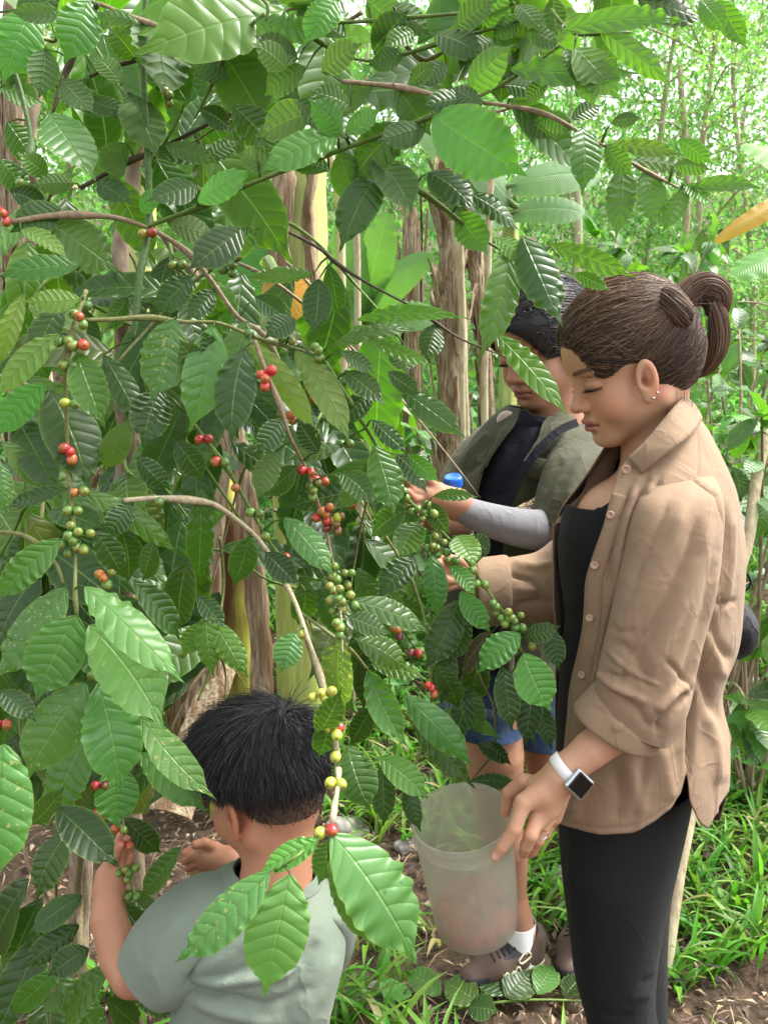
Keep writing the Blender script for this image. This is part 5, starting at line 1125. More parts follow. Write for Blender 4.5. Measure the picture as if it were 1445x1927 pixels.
SST = [([(1215, 905), (1195, 960), (1178, 1040), (1172, 1110), (1150, 1200), (1130, 1300)], 9, -14), ([(1200, 905), (1180, 970), (1168, 1050), (1158, 1120)], 7, 9), ([(1190, 910), (1160, 990), (1150, 1060), (1148, 1120)], 7, -8),
       ([(1165, 1000), (1155, 1080), (1140, 1180), (1112, 1290)], 9, 7), ([(1228, 905), (1208, 960), (1190, 1030)], 7, 8), ([(1240, 900), (1225, 950), (1205, 1010)], 6, -7),
       ([(1300, 1120), (1312, 1240), (1340, 1330), (1352, 1370)], 12, -15), ([(1320, 1140), (1345, 1210), (1380, 1250)], 10, -8), ([(1330, 1130), (1360, 1135), (1385, 1128)], 6, -5), ([(1300, 1300), (1296, 1380), (1293, 1450)], 6, -10), ([(1325, 1330), (1345, 1400), (1352, 1480)], 14, 8), ([(1309, 800), (1312, 860), (1310, 910)], 3, -2.5), ([(1052, 1530), (1075, 1545), (1120, 1558), (1190, 1555), (1230, 1535), (1265, 1508), (1284, 1475), (1288, 1440)], 2.5, -2), ([(1062, 1385), (1070, 1300), (1082, 1240), (1095, 1170)], 3, 2),
       ([(1180, 1420), (1195, 1480), (1205, 1540)], 14, 7), ([(1155, 1440), (1165, 1500), (1160, 1550)], 12, -6), ([(1215, 1410), (1205, 1480), (1190, 1545)], 9, -5), ([(1240, 1400), (1250, 1450), (1262, 1510)], 14, 6), ([(1100, 1460), (1085, 1510), (1080, 1550)], 12, 6),
       ([(1340, 1310), (1362, 1350), (1378, 1420), (1370, 1480)], 12, 9), ([(1360, 960), (1350, 1050), (1340, 1120)], 7, -9), ([(1375, 960), (1372, 1060), (1360, 1150)], 7, 6), ([(1330, 1180), (1350, 1260), (1375, 1280)], 10, 6), ([(1085, 1300), (1125, 1240), (1150, 1160)], 8, -5)]
shirt_o, GS = cloth('shirt', TS, 200, 230, M_TAN, w1, th0=t0, th1=-3.02, close=False, ST=SST, top=lambda x, th: np.where((th > 0) & (x > 1160), np.interp(x, [1160, 1176, 1210, 1250, 1290], [890, 872, 845, 800, 762]), 0), noise=((.008, 4.5), (.003, 13), (.0012, 34)), hem=hem1, thick=.0022, p=2.25, seed=7, crease=.0035)
def surf_pt(G, x, y, near=True):
    V = G.reshape(-1, 3); px, py = to_px(V); d = np.hypot(px - x, py - y) + (V[:, 1] - V[:, 1].min()) * 25; return V[d.argmin()]
# raised button placket, stitched edge and buttons
def on_surf(G, pts, ofs=.003): 
    out = []
    for x, y in pts: p = surf_pt(G, x, y); out.append(Q(x, y, p[1] - ofs))
    return np.array(out)
pl = [(1166, 930), (1152, 985), (1134, 1040), (1119, 1090), (1115, 1170), (1102, 1240), (1090, 1300), (1082, 1400), (1066, 1530)]
def band(name, G, pts, wpx, mat, parent, n=60, ofs=.0025, th=.0018):
    C = catmull(pts, n); V = []; us = np.linspace(-1, 1, 5)
    for i in range(n):
        t = C[min(i + 1, n - 1)] - C[max(i - 1, 0)]; t = t / np.linalg.norm(t); s = np.array([-t[1], t[0]])
        for u in us: x, y = C[i] + s * u * wpx; p = surf_pt(G, x, y); V.append(Q(x, y, p[1] - ofs))
    V = np.array(V).reshape(n, 5, 3); k = np.ones(7) / 7
    for j in range(5): V[:, j, 1] = np.convolve(np.pad(V[:, j, 1], 3, mode='edge'), k, 'valid')
    o = mesh_obj(name, V.reshape(-1, 3), grid_faces(n, 5), mat, parent); m = o.modifiers.new('thickness', 'SOLIDIFY'); m.thickness = th; m.offset = 0; return o
band('placket', GS, pl, 15, M_TAN, w1)
M_BTN = plain('button_horn', (.42, .27, .19), .4)
def button(x, y, G, r=.0058, parent=w1, dy=.006):
    p = surf_pt(G, x, y); c = Q(x, y, p[1] - dy); v = nrm(EYE - c + np.array([-.25, 0, 0])); a = nrm(np.cross(v, [0, 0, 1])); b2 = np.cross(a, v); b = Buf()
    prof = [(0, .0008), (.45, .0008), (.6, .0020), (.85, .0024), (1, .0014), (1, -.0008)]; th = np.linspace(0, 2 * math.pi, 20, endpoint=False)
    V = np.array([c + v * z + r * rr * (math.cos(t) * a + math.sin(t) * b2) for rr, z in prof for t in th]); b.add(V, grid_faces(len(prof), 20, True)[:, ::1])
    for s in (-1, 1): 
        for u in (-1, 1): tube(b, [c + a * s * .0012 + b2 * u * .0012 + v * .0006, c + a * s * .0012 + b2 * u * .0012 + v * .0012], .0005, (.1, .06, .04, 0), 6)
    b.build('button', M_BTN, parent)
for x, y in ((1148, 969), (1118, 1064), (1109, 1163), (1094, 1270)): button(x, y, GS)
# collar
def quad_sheet(name, A, B, mat, parent, n=40, m=8, bulge=.006, thick=.002, bdir=(0, -1, .2), seed=3):
    A = catmull(A, n); B = catmull(B, n); t = np.linspace(0, 1, m)[None, :, None]; V = A[:, None] * (1 - t) + B[:, None] * t + np.asarray(bdir) * bulge * np.sin(np.pi * t); V = V.reshape(-1, 3); V = V + (vnoise(V * 24, seed) * .0022)[:, None] * np.array([.4, 1, .4])
    o = mesh_obj(name, V, grid_faces(n, m), mat, parent); md_ = o.modifiers.new('thickness', 'SOLIDIFY'); md_.thickness = thick; md_.offset = 0; return o
A_ = [Q(1181, 862, 1.275), Q(1212, 832, 1.270), Q(1248, 790, 1.285), Q(1274, 758, 1.32), Q(1289, 744, 1.38), Q(1270, 750, 1.44), Q(1215, 785, 1.475), Q(1168, 812, 1.465), Q(1150, 826, 1.45)]
B_ = [Q(1206, 892, 1.252), Q(1240, 864, 1.242), Q(1283, 832, 1.250), Q(1310, 806, 1.30), Q(1320, 786, 1.38), Q(1300, 800, 1.46), Q(1220, 840, 1.52), Q(1150, 870, 1.50), Q(1104, 902, 1.46)]
quad_sheet('collar', A_, B_, M_TAN, w1)
quad_sheet('collar', [Q(1181, 862, 1.279), Q(1212, 836, 1.280), Q(1250, 796, 1.29), Q(1280, 765, 1.33)], [Q(1170, 905, 1.268), Q(1205, 885, 1.262), Q(1240, 860, 1.262), Q(1290, 815, 1.30)], M_TAN, w1, bulge=.002)
quad_sheet('lapel', [Q(1150, 828, 1.45), Q(1122, 862, 1.455), Q(1104, 902, 1.455), Q(1092, 930, 1.45), Q(1062, 958, 1.44), Q(1044, 985, 1.42)], [Q(1188, 832, 1.46), Q(1162, 868, 1.47), Q(1150, 900, 1.47), Q(1118, 935, 1.47), Q(1085, 962, 1.46), Q(1060, 985, 1.44)], M_TAN, w1, bulge=.008)
button(1178, 884, np.array([Q(1178, 884, 1.27)]), r=.0068, dy=.004)
# far placket edge, seen as a folded strip along the open front
quad_sheet('placket', [Q(1040, 985, 1.40), Q(1040, 1050, 1.40), Q(1042, 1150, 1.40), Q(1048, 1190, 1.41)], [Q(1052, 990, 1.43), Q(1053, 1050, 1.45), Q(1056, 1150, 1.45), Q(1056, 1190, 1.45)], M_TAN, w1, bulge=.002)
# near sleeve with its rolled cuff
LS = [(1238, 892, 1318, 884, 1.315, .030), (1205, 918, 1346, 908, 1.275, .062), (1185, 965, 1362, 958, 1.250, .075), (1166, 1060, 1358, 1070, 1.235, .078), (1150, 1150, 1338, 1165, 1.228, .078), (1130, 1235, 1312, 1262, 1.222, .074), (1120, 1290, 1298, 1330, 1.216, .068), (1120, 1318, 1262, 1392, 1.214, .060)]
LST = [([(1335, 965), (1315, 1050), (1262, 1170), (1205, 1290)], 13, 7), ([(1318, 960), (1290, 1050), (1235, 1165), (1180, 1270)], 11, -8), ([(1292, 935), (1262, 1020), (1205, 1130), (1152, 1220)], 12, 7), ([(1262, 935), (1225, 1020), (1185, 1110)], 9, -5),
       ([(1345, 1040), (1325, 1150), (1290, 1260), (1262, 1340)], 12, -6), ([(1350, 1060), (1335, 1170), (1305, 1290)], 8, 6), ([(1150, 1175), (1170, 1190), (1195, 1185)], 7, -3), ([(1140, 1265), (1165, 1275), (1185, 1272)], 6, -5), ([(1148, 1285), (1180, 1300), (1215, 1322)], 8, 5),
       ([(1298, 1300), (1262, 1330), (1240, 1362), (1236, 1385)], 8, -13), ([(1300, 1285), (1262, 1312), (1230, 1340)], 8, 9), ([(1170, 1310), (1200, 1335), (1225, 1375)], 8, -5), ([(1160, 1200), (1200, 1245), (1225, 1300)], 10, -4), ([(1186, 975), (1200, 935), (1240, 905), (1300, 902), (1345, 935), (1360, 1000)], 3, -4), ([(1120, 1262), (1150, 1290), (1190, 1310)], 5, 5), ([(1140, 1220), (1180, 1260), (1240, 1290)], 4, 4), ([(1250, 1240), (1280, 1270), (1300, 1300)], 5, -5), ([(1215, 1180), (1180, 1240), (1165, 1290)], 5, -4)]
sl, GL = cloth('sleeve', LS, 170, 150, M_TAN, w1, ST=LST, noise=((.0045, 6), (.0022, 15), (.001, 38)), thick=.002, p=2.1, stretch=(1, 1, .6), seed=13, crease=.003)
def cuff(stations, name='cuff', parent=w1, mat=M_TAN, ST=(), n=30):
    """a rolled band: outside, rolled lip and inside in one sheet"""
    o, G = cloth(name, stations, n, 110, mat, parent, ST=ST, noise=((.002, 14), (.001, 30)), thick=.0025, p=2.0, seed=17); return o
cuff([(1136, 1300, 1238, 1372, 1.214, .050), (1119, 1292, 1243, 1384, 1.214, .064), (1103, 1306, 1241, 1395, 1.213, .066), (1084, 1327, 1230, 1409, 1.212, .066), (1086, 1329, 1226, 1407, 1.212, .058), (1104, 1316, 1232, 1396, 1.212, .052)], ST=[([(1125, 1300), (1165, 1345), (1175, 1372)], 5, -3), ([(1110, 1330), (1160, 1352), (1225, 1392)], 5, -2.5), ([(1172, 1350), (1168, 1366), (1150, 1372)], 5, 4)])
# far sleeve reaching to the branch
RS = [(1070, 1010, 1120, 1190, 1.50, .07), (1045, 1015, 1075, 1185, 1.53, .075), (1010, 1040, 1035, 1175, 1.53, .068), (975, 1050, 985, 1165, 1.51, .060), (940, 1056, 950, 1160, 1.49, .052)]
cloth('sleeve', RS, 70, 100, M_TAN, w1, noise=((.008, 8), (.003, 20)), ST=[([(955, 1080), (1000, 1095), (1030, 1130)], 6, -8), ([(960, 1062), (1010, 1068), (1045, 1060)], 6, 7), ([(965, 1140), (1010, 1130), (1045, 1135)], 7, -6), ([(970, 1110), (1010, 1112)], 6, 5)], seed=19)
cuff([(958, 1062, 964, 1155, 1.49, .046), (950, 1050, 958, 1168, 1.488, .058), (925, 1052, 932, 1172, 1.478, .058), (900, 1056, 912, 1175, 1.468, .056), (904, 1062, 914, 1168, 1.468, .050), (925, 1064, 930, 1162, 1.478, .046)])
# wristwatch
wt_ = Buf(); wc = Q(1064, 1449, 1.185); wd_ = nrm(Q(1110, 1412, 1.185) - Q(1062, 1452, 1.185)); side_ = nrm(np.cross(wd_, [0, 1, 0])); th = np.linspace(0, 2 * math.pi, 48, endpoint=False)
def wring(r1, r2, z): return np.array([wc + wd_ * z + side_ * math.cos(t) * r1 + np.array([0, 1, 0]) * math.sin(t) * r2 for t in th])
V = np.concatenate([wring(.0255, .0245, -.008), wring(.0275, .0262, -.007), wring(.0278, .0266, .007), wring(.0255, .0245, .008)]); wt_.add(V, grid_faces(4, 48, True))
M_WBAND = plain('white_rubber', (.78, .78, .76), .45); M_WCASE = plain('grey_metal', (.55, .56, .58), .25, .8); M_WGLASS = plain('black_glass', (.004, .004, .005), .06)
watch = wt_.build('wristwatch', M_WBAND, w1)
def rbox(c, ax, ay, az, hx, hy, hz, r, name, mat, parent, h=None):
    f = lambda p: (lambda q: np.sqrt((np.clip(np.abs(q) - np.array([hx - r, hy - r, hz - min(r, hz * .8)], F32), 0, None) ** 2).sum(-1)) + np.minimum((np.abs(q) - np.array([hx - r, hy - r, hz - min(r, hz * .8)])).max(-1), 0) - min(r, hz * .8))(((p - c.astype(F32)) @ np.stack([ax, ay, az], 1).astype(F32)))
    R_ = math.sqrt(hx * hx + hy * hy + hz * hz) * 1.05; V, F = nets(f, c - R_, c + R_, h or min(hx, hy) / 11); b = Buf(); b.add(V, F); return b.build(name, mat, parent)
fdir = nrm(np.array([.35, -1, .05])); ax_ = nrm(wd_ - fdir * (wd_ @ fdir)); ay_ = np.cross(fdir, ax_); cc_ = Q(1070, 1461, 1.185) + fdir * .0265 + ax_ * .000
rbox(cc_, ax_, ay_, fdir, .0185, .0205, .0050, .0055, 'watch_case', M_WCASE, watch); rbox(cc_ + fdir * .0040, ax_, ay_, fdir, .0172, .0192, .0022, .005, 'watch_screen', M_WGLASS, watch)
rr_ = Buf(); tube(rr_, [Q(1018, 1572, 1.172) + .0102 * (math.cos(a) * np.array([.8, 0, .3]) + math.sin(a) * np.array([0, 1, 0.1])) for a in np.linspace(0, 6.28, 20)], .0008, seg=5); rr_.build('ring', M_SILVER, w1)
settle(w1)
# dark bag at her back
bgp = thing('shoulder_bag', 'black bag hanging at the back of the woman in tan', 'bag')
bb = Buf(); c = Q(1376, 1185, 1.50); V, F = nets(lambda p: smin(ell(p, c, (.040, .06, .052)), ell(p, c + np.array([-.04, 0, .03]), (.05, .07, .07)), .02) + .004 * vnoise(p * 22, 77), c - .14, c + .14, .004); bb.add(V, F)
M_BAG = cloth_mat('black_nylon', (.010, .010, .013), wrk=.006, rough=.55); bb.build('pouch', M_BAG, bgp); sb = Buf(); tube(sb, catmull([Q(1398, 1070, 1.5), Q(1412, 1095, 1.5), Q(1400, 1112, 1.5), Q(1388, 1100, 1.5)], 20), .0022, (1, 1, 1, 0), 6); sb.build('cord', M_BAG, bgp); settle(bgp)
# ===== the frosted plastic bucket and the cherries in it =====
bk = thing('bucket', 'frosted translucent plastic bucket held by its rim, red coffee cherries at its bottom', 'bucket')
Cr = Q(868, 1537, 1.262); d_ = nrm(Cr - EYE); Rb = 95 * scale_at(1537, 1.262)
axb = nrm(np.array([-.155, -.23, 1.0])); Hb = Rb * 2.62; ub = nrm(np.cross(axb, [0, 1, 0])); vb = np.cross(axb, ub)
def mbucket():
    m, nt, b = new_mat('frosted_plastic'); n = N(nt); tc = n.n('ShaderNodeTexCoord').outputs['Object']; f = n.noise(n.mapv(tc, (1, 1, .35)), 24, 4, .6); g = n.noise(tc, 260, 3, .7); lp = n.noise(tc, 9, 2)
    c = n.mix(f, (.74, .72, .63), (.56, .56, .49)); c = n.mix(n.math('MULTIPLY', n.math('GREATER_THAN', g, .70), .6), c, (.14, .11, .08)); n.l(c, b.inputs['Base Color']); b.inputs['Roughness'].default_value = .38
    tl_ = n.n('ShaderNodeBsdfTranslucent'); n.l(n.mix(1.0, c, (1.4, 1.4, 1.35), 'MULTIPLY'), tl_.inputs['Color']); ts = n.n('ShaderNodeBsdfTransparent'); ts.inputs[0].default_value = (.88, .88, .84, 1)
    m1 = n.n('ShaderNodeMixShader'); m1.inputs[0].default_value = .45; n.l(b.outputs[0], m1.inputs[1]); n.l(tl_.outputs[0], m1.inputs[2])
    m2 = n.n('ShaderNodeMixShader'); n.l(n.math('ADD', .52, n.math('MULTIPLY', lp, .14)), m2.inputs[0]); n.l(m1.outputs[0], m2.inputs[1]); n.l(ts.outputs[0], m2.inputs[2]); n.l(m2.outputs[0], nt.nodes['Material Output'].inputs[0]); return m
M_BKT = mbucket()
def lathe(buf, c, prof, seg=72, col=(1, 1, 1, 0), wob=0):
    th = np.linspace(0, 2 * math.pi, seg, endpoint=False); V = np.array([c - axb * (h * Rb) + (ub * math.cos(t) + vb * math.sin(t)) * (r * Rb * (1 + wob * math.sin(2 * t + 1))) for r, h in prof for t in th]); buf.add(V, grid_faces(len(prof), seg, True), col)
b1 = Buf(); lathe(b1, Cr, [(.02, 2.86), (.5, 2.86), (.80, 2.86), (.845, 2.83), (.865, 2.75), (.90, 2.15), (.93, 1.4), (.955, .8), (.962, .46), (.975, .43), (.998, .42), (1.0, .36), (.975, .345), (.97, .31), (.97, .15), (.985, .13), (.99, .08), (.975, .06), (.978, .01), (1.0, .0), (.995, -.015), (.955, -.01), (.945, .03), (.945, .35), (.935, .8), (.90, 1.4), (.87, 2.15), (.84, 2.73), (.80, 2.81), (.02, 2.82)], wob=.015)
body_b = b1.build('shell', M_BKT, bk)
rb_ = Buf(); lathe(rb_, Cr, [(1.003, .40), (1.016, .395), (1.018, .375), (1.005, .37)]); lathe(rb_, Cr, [(.988, .115), (.999, .112), (.999, .10), (.988, .095)]); rb_.build('rim_band', M_BKT, bk); settle(bk)
# the cherries in the bucket are loose things lying in it
cherries = thing('coffee_cherries', 'red and orange coffee cherries heaped on the bottom of the bucket', 'coffee cherries'); cbuf = Buf(); cnt = 0
for k in range(460):
    r = rng.random() ** .4 * .75; t = rng.uniform(0, 6.28); hh = 2.72 - rng.random() * (.50 - .15 * r)
    p = Cr - axb * (hh * Rb) + (ub * math.cos(t) + vb * math.sin(t)) * r * Rb; colr = np.array((.70, .05, .03) if rng.random() < .6 else ((.75, .22, .06) if rng.random() < .6 else (.22, .02, .02))) * rng.uniform(.7, 1.3); berry(cbuf, p, .0065, colr, nrm(rng.normal(size=3)))
ob = cbuf.build('cherry_heap', M_BERRY, cherries); ob['kind'] = 'stuff'; settle(cherries)

# ===== woman in the olive shirt =====
w2 = thing('person', 'dark-haired woman in an open olive shirt, navy tee and denim shorts, half hidden by leaves', 'person')
h2 = Head(Q(1024, 668, 1.86), (-.78, -.60, -.34), (-.16, -.12, .96), 1.06, 'g')
def f2(p): return smin(h2.sdf(p), rc(p, h2.wor([-.028, 0, -.02]), Q(1045, 850, 1.88), .056, .062), .022)
V, F = nets(f2, h2.o + np.array([-.17, -.17, -.29]), h2.o + np.array([.17, .17, .19]), .0032)
p2 = [(V, F, h2.colour(V, SK2, lips=(.30, .11, .10)))]
a2 = QQ([(860, 950, 1.56, .030), (832, 940, 1.54, .026), (808, 930, 1.52, .022)])
p2.append(hand_mesh([QQ([(798, 922, 1.50, .0100), (776, 906, 1.475, .0090), (764, 900, 1.46, .0075)]), QQ([(797, 930, 1.50, .0100), (772, 922, 1.47, .0090), (764, 905, 1.455, .0075)]), QQ([(798, 938, 1.50, .0098), (776, 938, 1.47, .0088), (766, 926, 1.455, .0072)]), QQ([(800, 946, 1.505, .0092), (780, 950, 1.48, .0082), (772, 940, 1.465, .0068)]), QQ([(814, 914, 1.51, .0120), (796, 898, 1.49, .0100), (780, 892, 1.475, .0082)])],
     [QQ([(812, 930, 1.52, .020), (797, 928, 1.50, .016)]), QQ([(812, 936, 1.52, .019), (800, 940, 1.505, .015)])], a2, SK2, h=.0024))
a3 = QQ([(860, 985, 1.78, .030), (830, 975, 1.72, .026), (812, 968, 1.66, .022)])
p2.append(hand_mesh([QQ([(800, 962, 1.64, .0100), (780, 950, 1.61, .0090), (774, 940, 1.60, .0075)]), QQ([(800, 968, 1.64, .0100), (778, 962, 1.61, .0090), (768, 952, 1.60, .0075)]), QQ([(800, 975, 1.64, .0098), (780, 974, 1.61, .0088), (770, 966, 1.60, .0072)]), QQ([(803, 982, 1.645, .0092), (785, 986, 1.62, .0082), (776, 980, 1.61, .0068)]), QQ([(812, 955, 1.65, .0120), (798, 944, 1.63, .0100), (788, 936, 1.62, .0082)])],
     [QQ([(812, 968, 1.66, .020), (800, 966, 1.64, .016)]), QQ([(812, 974, 1.66, .019), (803, 977, 1.645, .015)])], a3, SK2, h=.0026))
gA = ground_Q(985, 1840); gB = ground_Q(1100, 1835)
kA = Q(940, 1560, 1.90); kB = Q(1088, 1560, 2.0)
p2.append(limb([(Q(918, 1290, 1.89), .070), (Q(930, 1420, 1.87), .066), (kA, .052), (kA + np.array([.02, .01, -.05]), .050), (Q(958, 1680, gA[1]), .041), (gA + np.array([0, 0.0, .10]), .033)], SK2, .0045))
p2.append(limb([(Q(1020, 1300, 1.96), .070), (Q(1040, 1440, 1.95), .064), (kB, .052), (kB + np.array([.015, .01, -.05]), .050), (Q(1096, 1700, gB[1]), .042), (gB + np.array([0, 0.02, .10]), .033)], SK2, .0045))
for ch in ([(Q(1000, 900, 1.88), .10), (Q(990, 1060, 1.88), .095), (Q(970, 1220, 1.90), .085)], [(Q(1085, 880, 1.77), .036), (Q(1080, 1000, 1.68), .028), (Q(940, 984, 1.60), .022)], [(Q(910, 850, 2.0), .042), (Q(880, 960, 1.85), .034)]): p2.append(limb(ch, SK2, .007))
mesh_parts(p2, 'body', M_SKIN, w2); lashes(h2, w2)
# hair, parted and drawn back
def hair2(p):
    q = h2.loc(p); a = np.abs(q[:, 1]); m = np.stack([q[:, 0], a, q[:, 2]], -1); d = h2.skull(q, .010); d = smin(d, ell(m, (-.05, 0, .03), (.06, .072, .08)), .03)
    face = ell(m, (.085, 0, .005), (.060, .060, .078)); face = smin(face, ell(m, (.03, .075, -.03), (.035, .03, .045)), .02); d = smax(d, -face, .010)
    return smax(d, -(q[:, 2] + .055), .02)
V, F = nets(hair2, h2.o - .17, h2.o + np.array([.17, .17, .21]), .004); hb = Buf(); hb.add(V, F, (.008, .007, .008, 1)); ho2 = hb.build('hair', M_HAIR, w2)
n = 4200; S0 = V[rng.integers(0, len(V), n)]; q = h2.loc(S0.astype(F32)); BK = h2.wor([-.115, 0, .03]); E0 = BK + rng.normal(size=(n, 3)) * .012
hair_strands(w2, hair2, S0, E0, 14, rng.uniform(0, .003, n), rng.uniform(.0006, .001, n), hairc(n, (.012, .010, .011), (.06, .05, .05), .25), mid=(S0 + E0) / 2 + rng.normal(size=(n, 3)) * .004, loose=.003).build('hair_strands', M_HAIR, ho2)
fl = Buf()
for k in range(40):
    a = S0[rng.integers(0, n)]; tube(fl, catmull([a, a + nrm(a - h2.o) * rng.uniform(.008, .022) + rng.normal(size=3) * .008, a + rng.normal(size=3) * .028], 8), .0003, (.02, .015, .015, 1), 3, cap=False)
for pts in (((1030, 620), (1036, 650), (1030, 668), (1022, 676), (1024, 690)), ((1020, 610), (1032, 630), (1026, 652))): tube(fl, catmull([Q(x, y, 1.73) for x, y in pts], 14), .0005, (.02, .015, .015, 1), 3, cap=False)
fl.build('loose_hairs', M_HAIR, ho2)
# navy tee and olive shirt
TE = [(978, 776, 1062, 790, 1.88, .065), (945, 805, 1100, 825, 1.88, .115), (905, 850, 1125, 870, 1.88, .14), (886, 920, 1125, 940, 1.87, .15), (880, 990, 1110, 1000, 1.87, .14), (872, 1100, 1090, 1100, 1.87, .13), (862, 1230, 1060, 1230, 1.87, .14)]
cloth('tee_shirt', TE, 80, 110, M_NAVY, w2, noise=((.008, 6), (.003, 16)), ST=[([(960, 830), (935, 900), (905, 950)], 9, 6), ([(985, 820), (955, 900), (930, 960)], 7, -5), ([(900, 940), (940, 950), (975, 930)], 8, 5)], thick=.0015)
nkb = [Q(984, 776, 1.80), Q(1000, 796, 1.79), Q(1030, 806, 1.79), Q(1052, 800, 1.80)]
strip('neckband', nkb, [.009, .010, .009], M_NAVY, w2, .002)
OS = [(958, 768, 1075, 785, 1.89, .085), (918, 798, 1118, 815, 1.89, .135), (872, 850, 1142, 860, 1.89, .165), (845, 925, 1146, 940, 1.88, .168), (848, 990, 1132, 1000, 1.88, .155), (845, 1100, 1110, 1100, 1.88, .145), (838, 1240, 1075, 1245, 1.88, .15)]
nx2 = xpoly([(760, 1056), (800, 1020), (850, 1000), (900, 975), (965, 948), (1050, 940), (1250, 935)]); fx2 = xpoly([(760, 985), (800, 968), (850, 925), (900, 898), (965, 886), (1050, 880), (1250, 876)])
tn = np.minimum(open_th(OS, 130, nx2), 2.6); tf = np.minimum(open_th(OS, 130, fx2), 3.1)
OST = [([(1075, 830), (1040, 900), (1010, 965)], 10, -7), ([(1100, 840), (1070, 905), (1050, 965)], 10, 6), ([(985, 870), (1010, 885), (1040, 890)], 5, -4), ([(990, 880), (985, 930), (980, 960)], 8, 4), ([(940, 820), (900, 870), (870, 900)], 7, -8), ([(925, 812), (880, 860), (850, 890)], 6, 7), ([(960, 800), (925, 850), (905, 900)], 5, 6)]
cloth('shirt', OS, 130, 110, M_OLIVE, w2, th0=tn, th1=-1.2, close=False, ST=OST, noise=((.010, 6), (.004, 15)), thick=.0025, seed=23)
cloth('shirt_side', OS, 130, 60, M_OLIVE, w2, th0=tf, th1=2 * math.pi - 1.25, close=False, ST=OST, noise=((.014, 7), (.006, 15)), thick=.0025, seed=29)
cloth('sleeve', [(1060, 822, 1140, 835, 1.80, .05), (1035, 860, 1150, 865, 1.73, .08), (1018, 915, 1150, 930, 1.68, .085), (1006, 972, 1135, 992, 1.65, .08)], 60, 90, M_OLIVE, w2, noise=((.008, 6), (.004, 15)), ST=[([(1060, 860), (1030, 920), (1020, 965)], 9, -6), ([(1100, 850), (1075, 910), (1065, 970)], 10, 6)], thick=.003, seed=31)
cloth('sleeve', [(912, 800, 955, 840, 2.02, .05), (872, 835, 925, 890, 1.98, .06), (840, 868, 895, 930, 1.94, .058), (826, 892, 872, 948, 1.90, .05)], 50, 70, M_OLIVE, w2, noise=((.014, 9), (.006, 20)), thick=.003, seed=33)
quad_sheet('collar', [Q(1048, 775, 1.80), Q(1030, 800, 1.76), Q(1008, 832, 1.735), Q(985, 868, 1.72)], [Q(1078, 785, 1.79), Q(1062, 815, 1.745), Q(1030, 842, 1.72), Q(992, 872, 1.715)], M_OLIVE, w2, bulge=.008)
quad_sheet('collar', [Q(978, 772, 1.86), Q(958, 800, 1.83), Q(935, 838, 1.80), Q(915, 880, 1.78)], [Q(950, 775, 1.88), Q(925, 802, 1.85), Q(905, 835, 1.82), Q(898, 868, 1.79)], M_OLIVE, w2, bulge=.012)
quad_sheet('chest_pocket', [Q(990, 872, 1.712), Q(1012, 862, 1.705), Q(1042, 868, 1.70)], [Q(982, 890, 1.708), Q(1004, 902, 1.70), Q(1038, 905, 1.70)], M_OLIVE, w2, bulge=.004)
# round printed patch on the shoulder
pb = Buf(); pc = Q(952, 790, 1.815); nn_ = nrm(EYE - pc + np.array([-.3, .2, .5])); aa_ = nrm(np.cross(nn_, [0, 0, 1])); bb_ = np.cross(aa_, nn_); th = np.linspace(0, 2 * math.pi, 28, endpoint=False)
V = np.array([pc + nn_ * z + (math.cos(t) * aa_ + math.sin(t) * bb_) * .019 * r for r, z in ((0.01, .006), (.6, .005), (1, .002), (1, -.003)) for t in th])
pb.add(V, grid_faces(4, 28, True), (.62, .55, .47, 0)); 
for k in range(-3, 4):
    for s in (-1, 1): 
        h_ = math.sqrt(max(0, 1 - (k / 4) ** 2)) * .017; c0 = pc + nn_ * .0062 + aa_ * k * .0045; tube(pb, [c0 - bb_ * h_ + aa_ * s * .003, c0 + bb_ * h_ - aa_ * s * .003], .0005, (.35, .16, .12, 0), 4)
pb.build('round_patch', M_PAINT, w2)
# grey arm sleeve on the near forearm
AS = [(1130, 970, 1140, 1050, 1.68, .045), (1062, 962, 1080, 1046, 1.645, .045), (1030, 960, 1032, 1040, 1.61, .042), (980, 958, 972, 1028, 1.59, .037), (925, 948, 908, 1006, 1.575, .032), (878, 936, 860, 980, 1.56, .027), (846, 928, 832, 958, 1.545, .023)]
cloth('arm_sleeve', AS, 90, 60, M_GREY, w2, noise=((.0015, 10),), ST=[([(x, 965 + (x - 900) * .02), (x + 8, 990 + (x - 900) * .1), (x + 20, 1010 + (x - 900) * .12)], 2.2, -1.6) for x in range(905, 1030, 8)], thick=.001, seed=37)
# denim shorts and the dark shirt tail
cloth('shorts', [(842, 1195, 1045, 1205, 1.90, .125), (832, 1260, 1040, 1265, 1.90, .135), (828, 1330, 962, 1350, 1.86, .11), (835, 1352, 985, 1372, 1.86, .105)], 50, 90, M_DENIM, w2, noise=((.004, 10), (.002, 30)), thick=.003, seed=41, p=2.3)
cloth('shorts_leg', [(955, 1220, 1075, 1220, 1.96, .10), (952, 1300, 1078, 1310, 1.96, .10), (955, 1378, 1082, 1392, 1.96, .095)], 40, 70, M_DENIM, w2, noise=((.004, 10),), thick=.003, seed=43)
fr = Buf()
for (x0, x1, y0, y1, Y) in ((836, 962, 1330, 1356, 1.735), (960, 1060, 1364, 1384, 1.85)):
    for i in range(70):
        x = rng.uniform(x0, x1); y = np.interp(x, [x0, x1], [y0, y1]); a = Q(x, y - 12, Y + .03 * abs(x - (x0 + x1) / 2) / (x1 - x0)); tube(fr, [a, a + np.array([rng.normal() * .004, 0, -.022])], .0006, (.35, .42, .55, 0), 3)
fo = fr.build('frayed_hem', M_PAINT, w2); fo['kind'] = 'stuff'
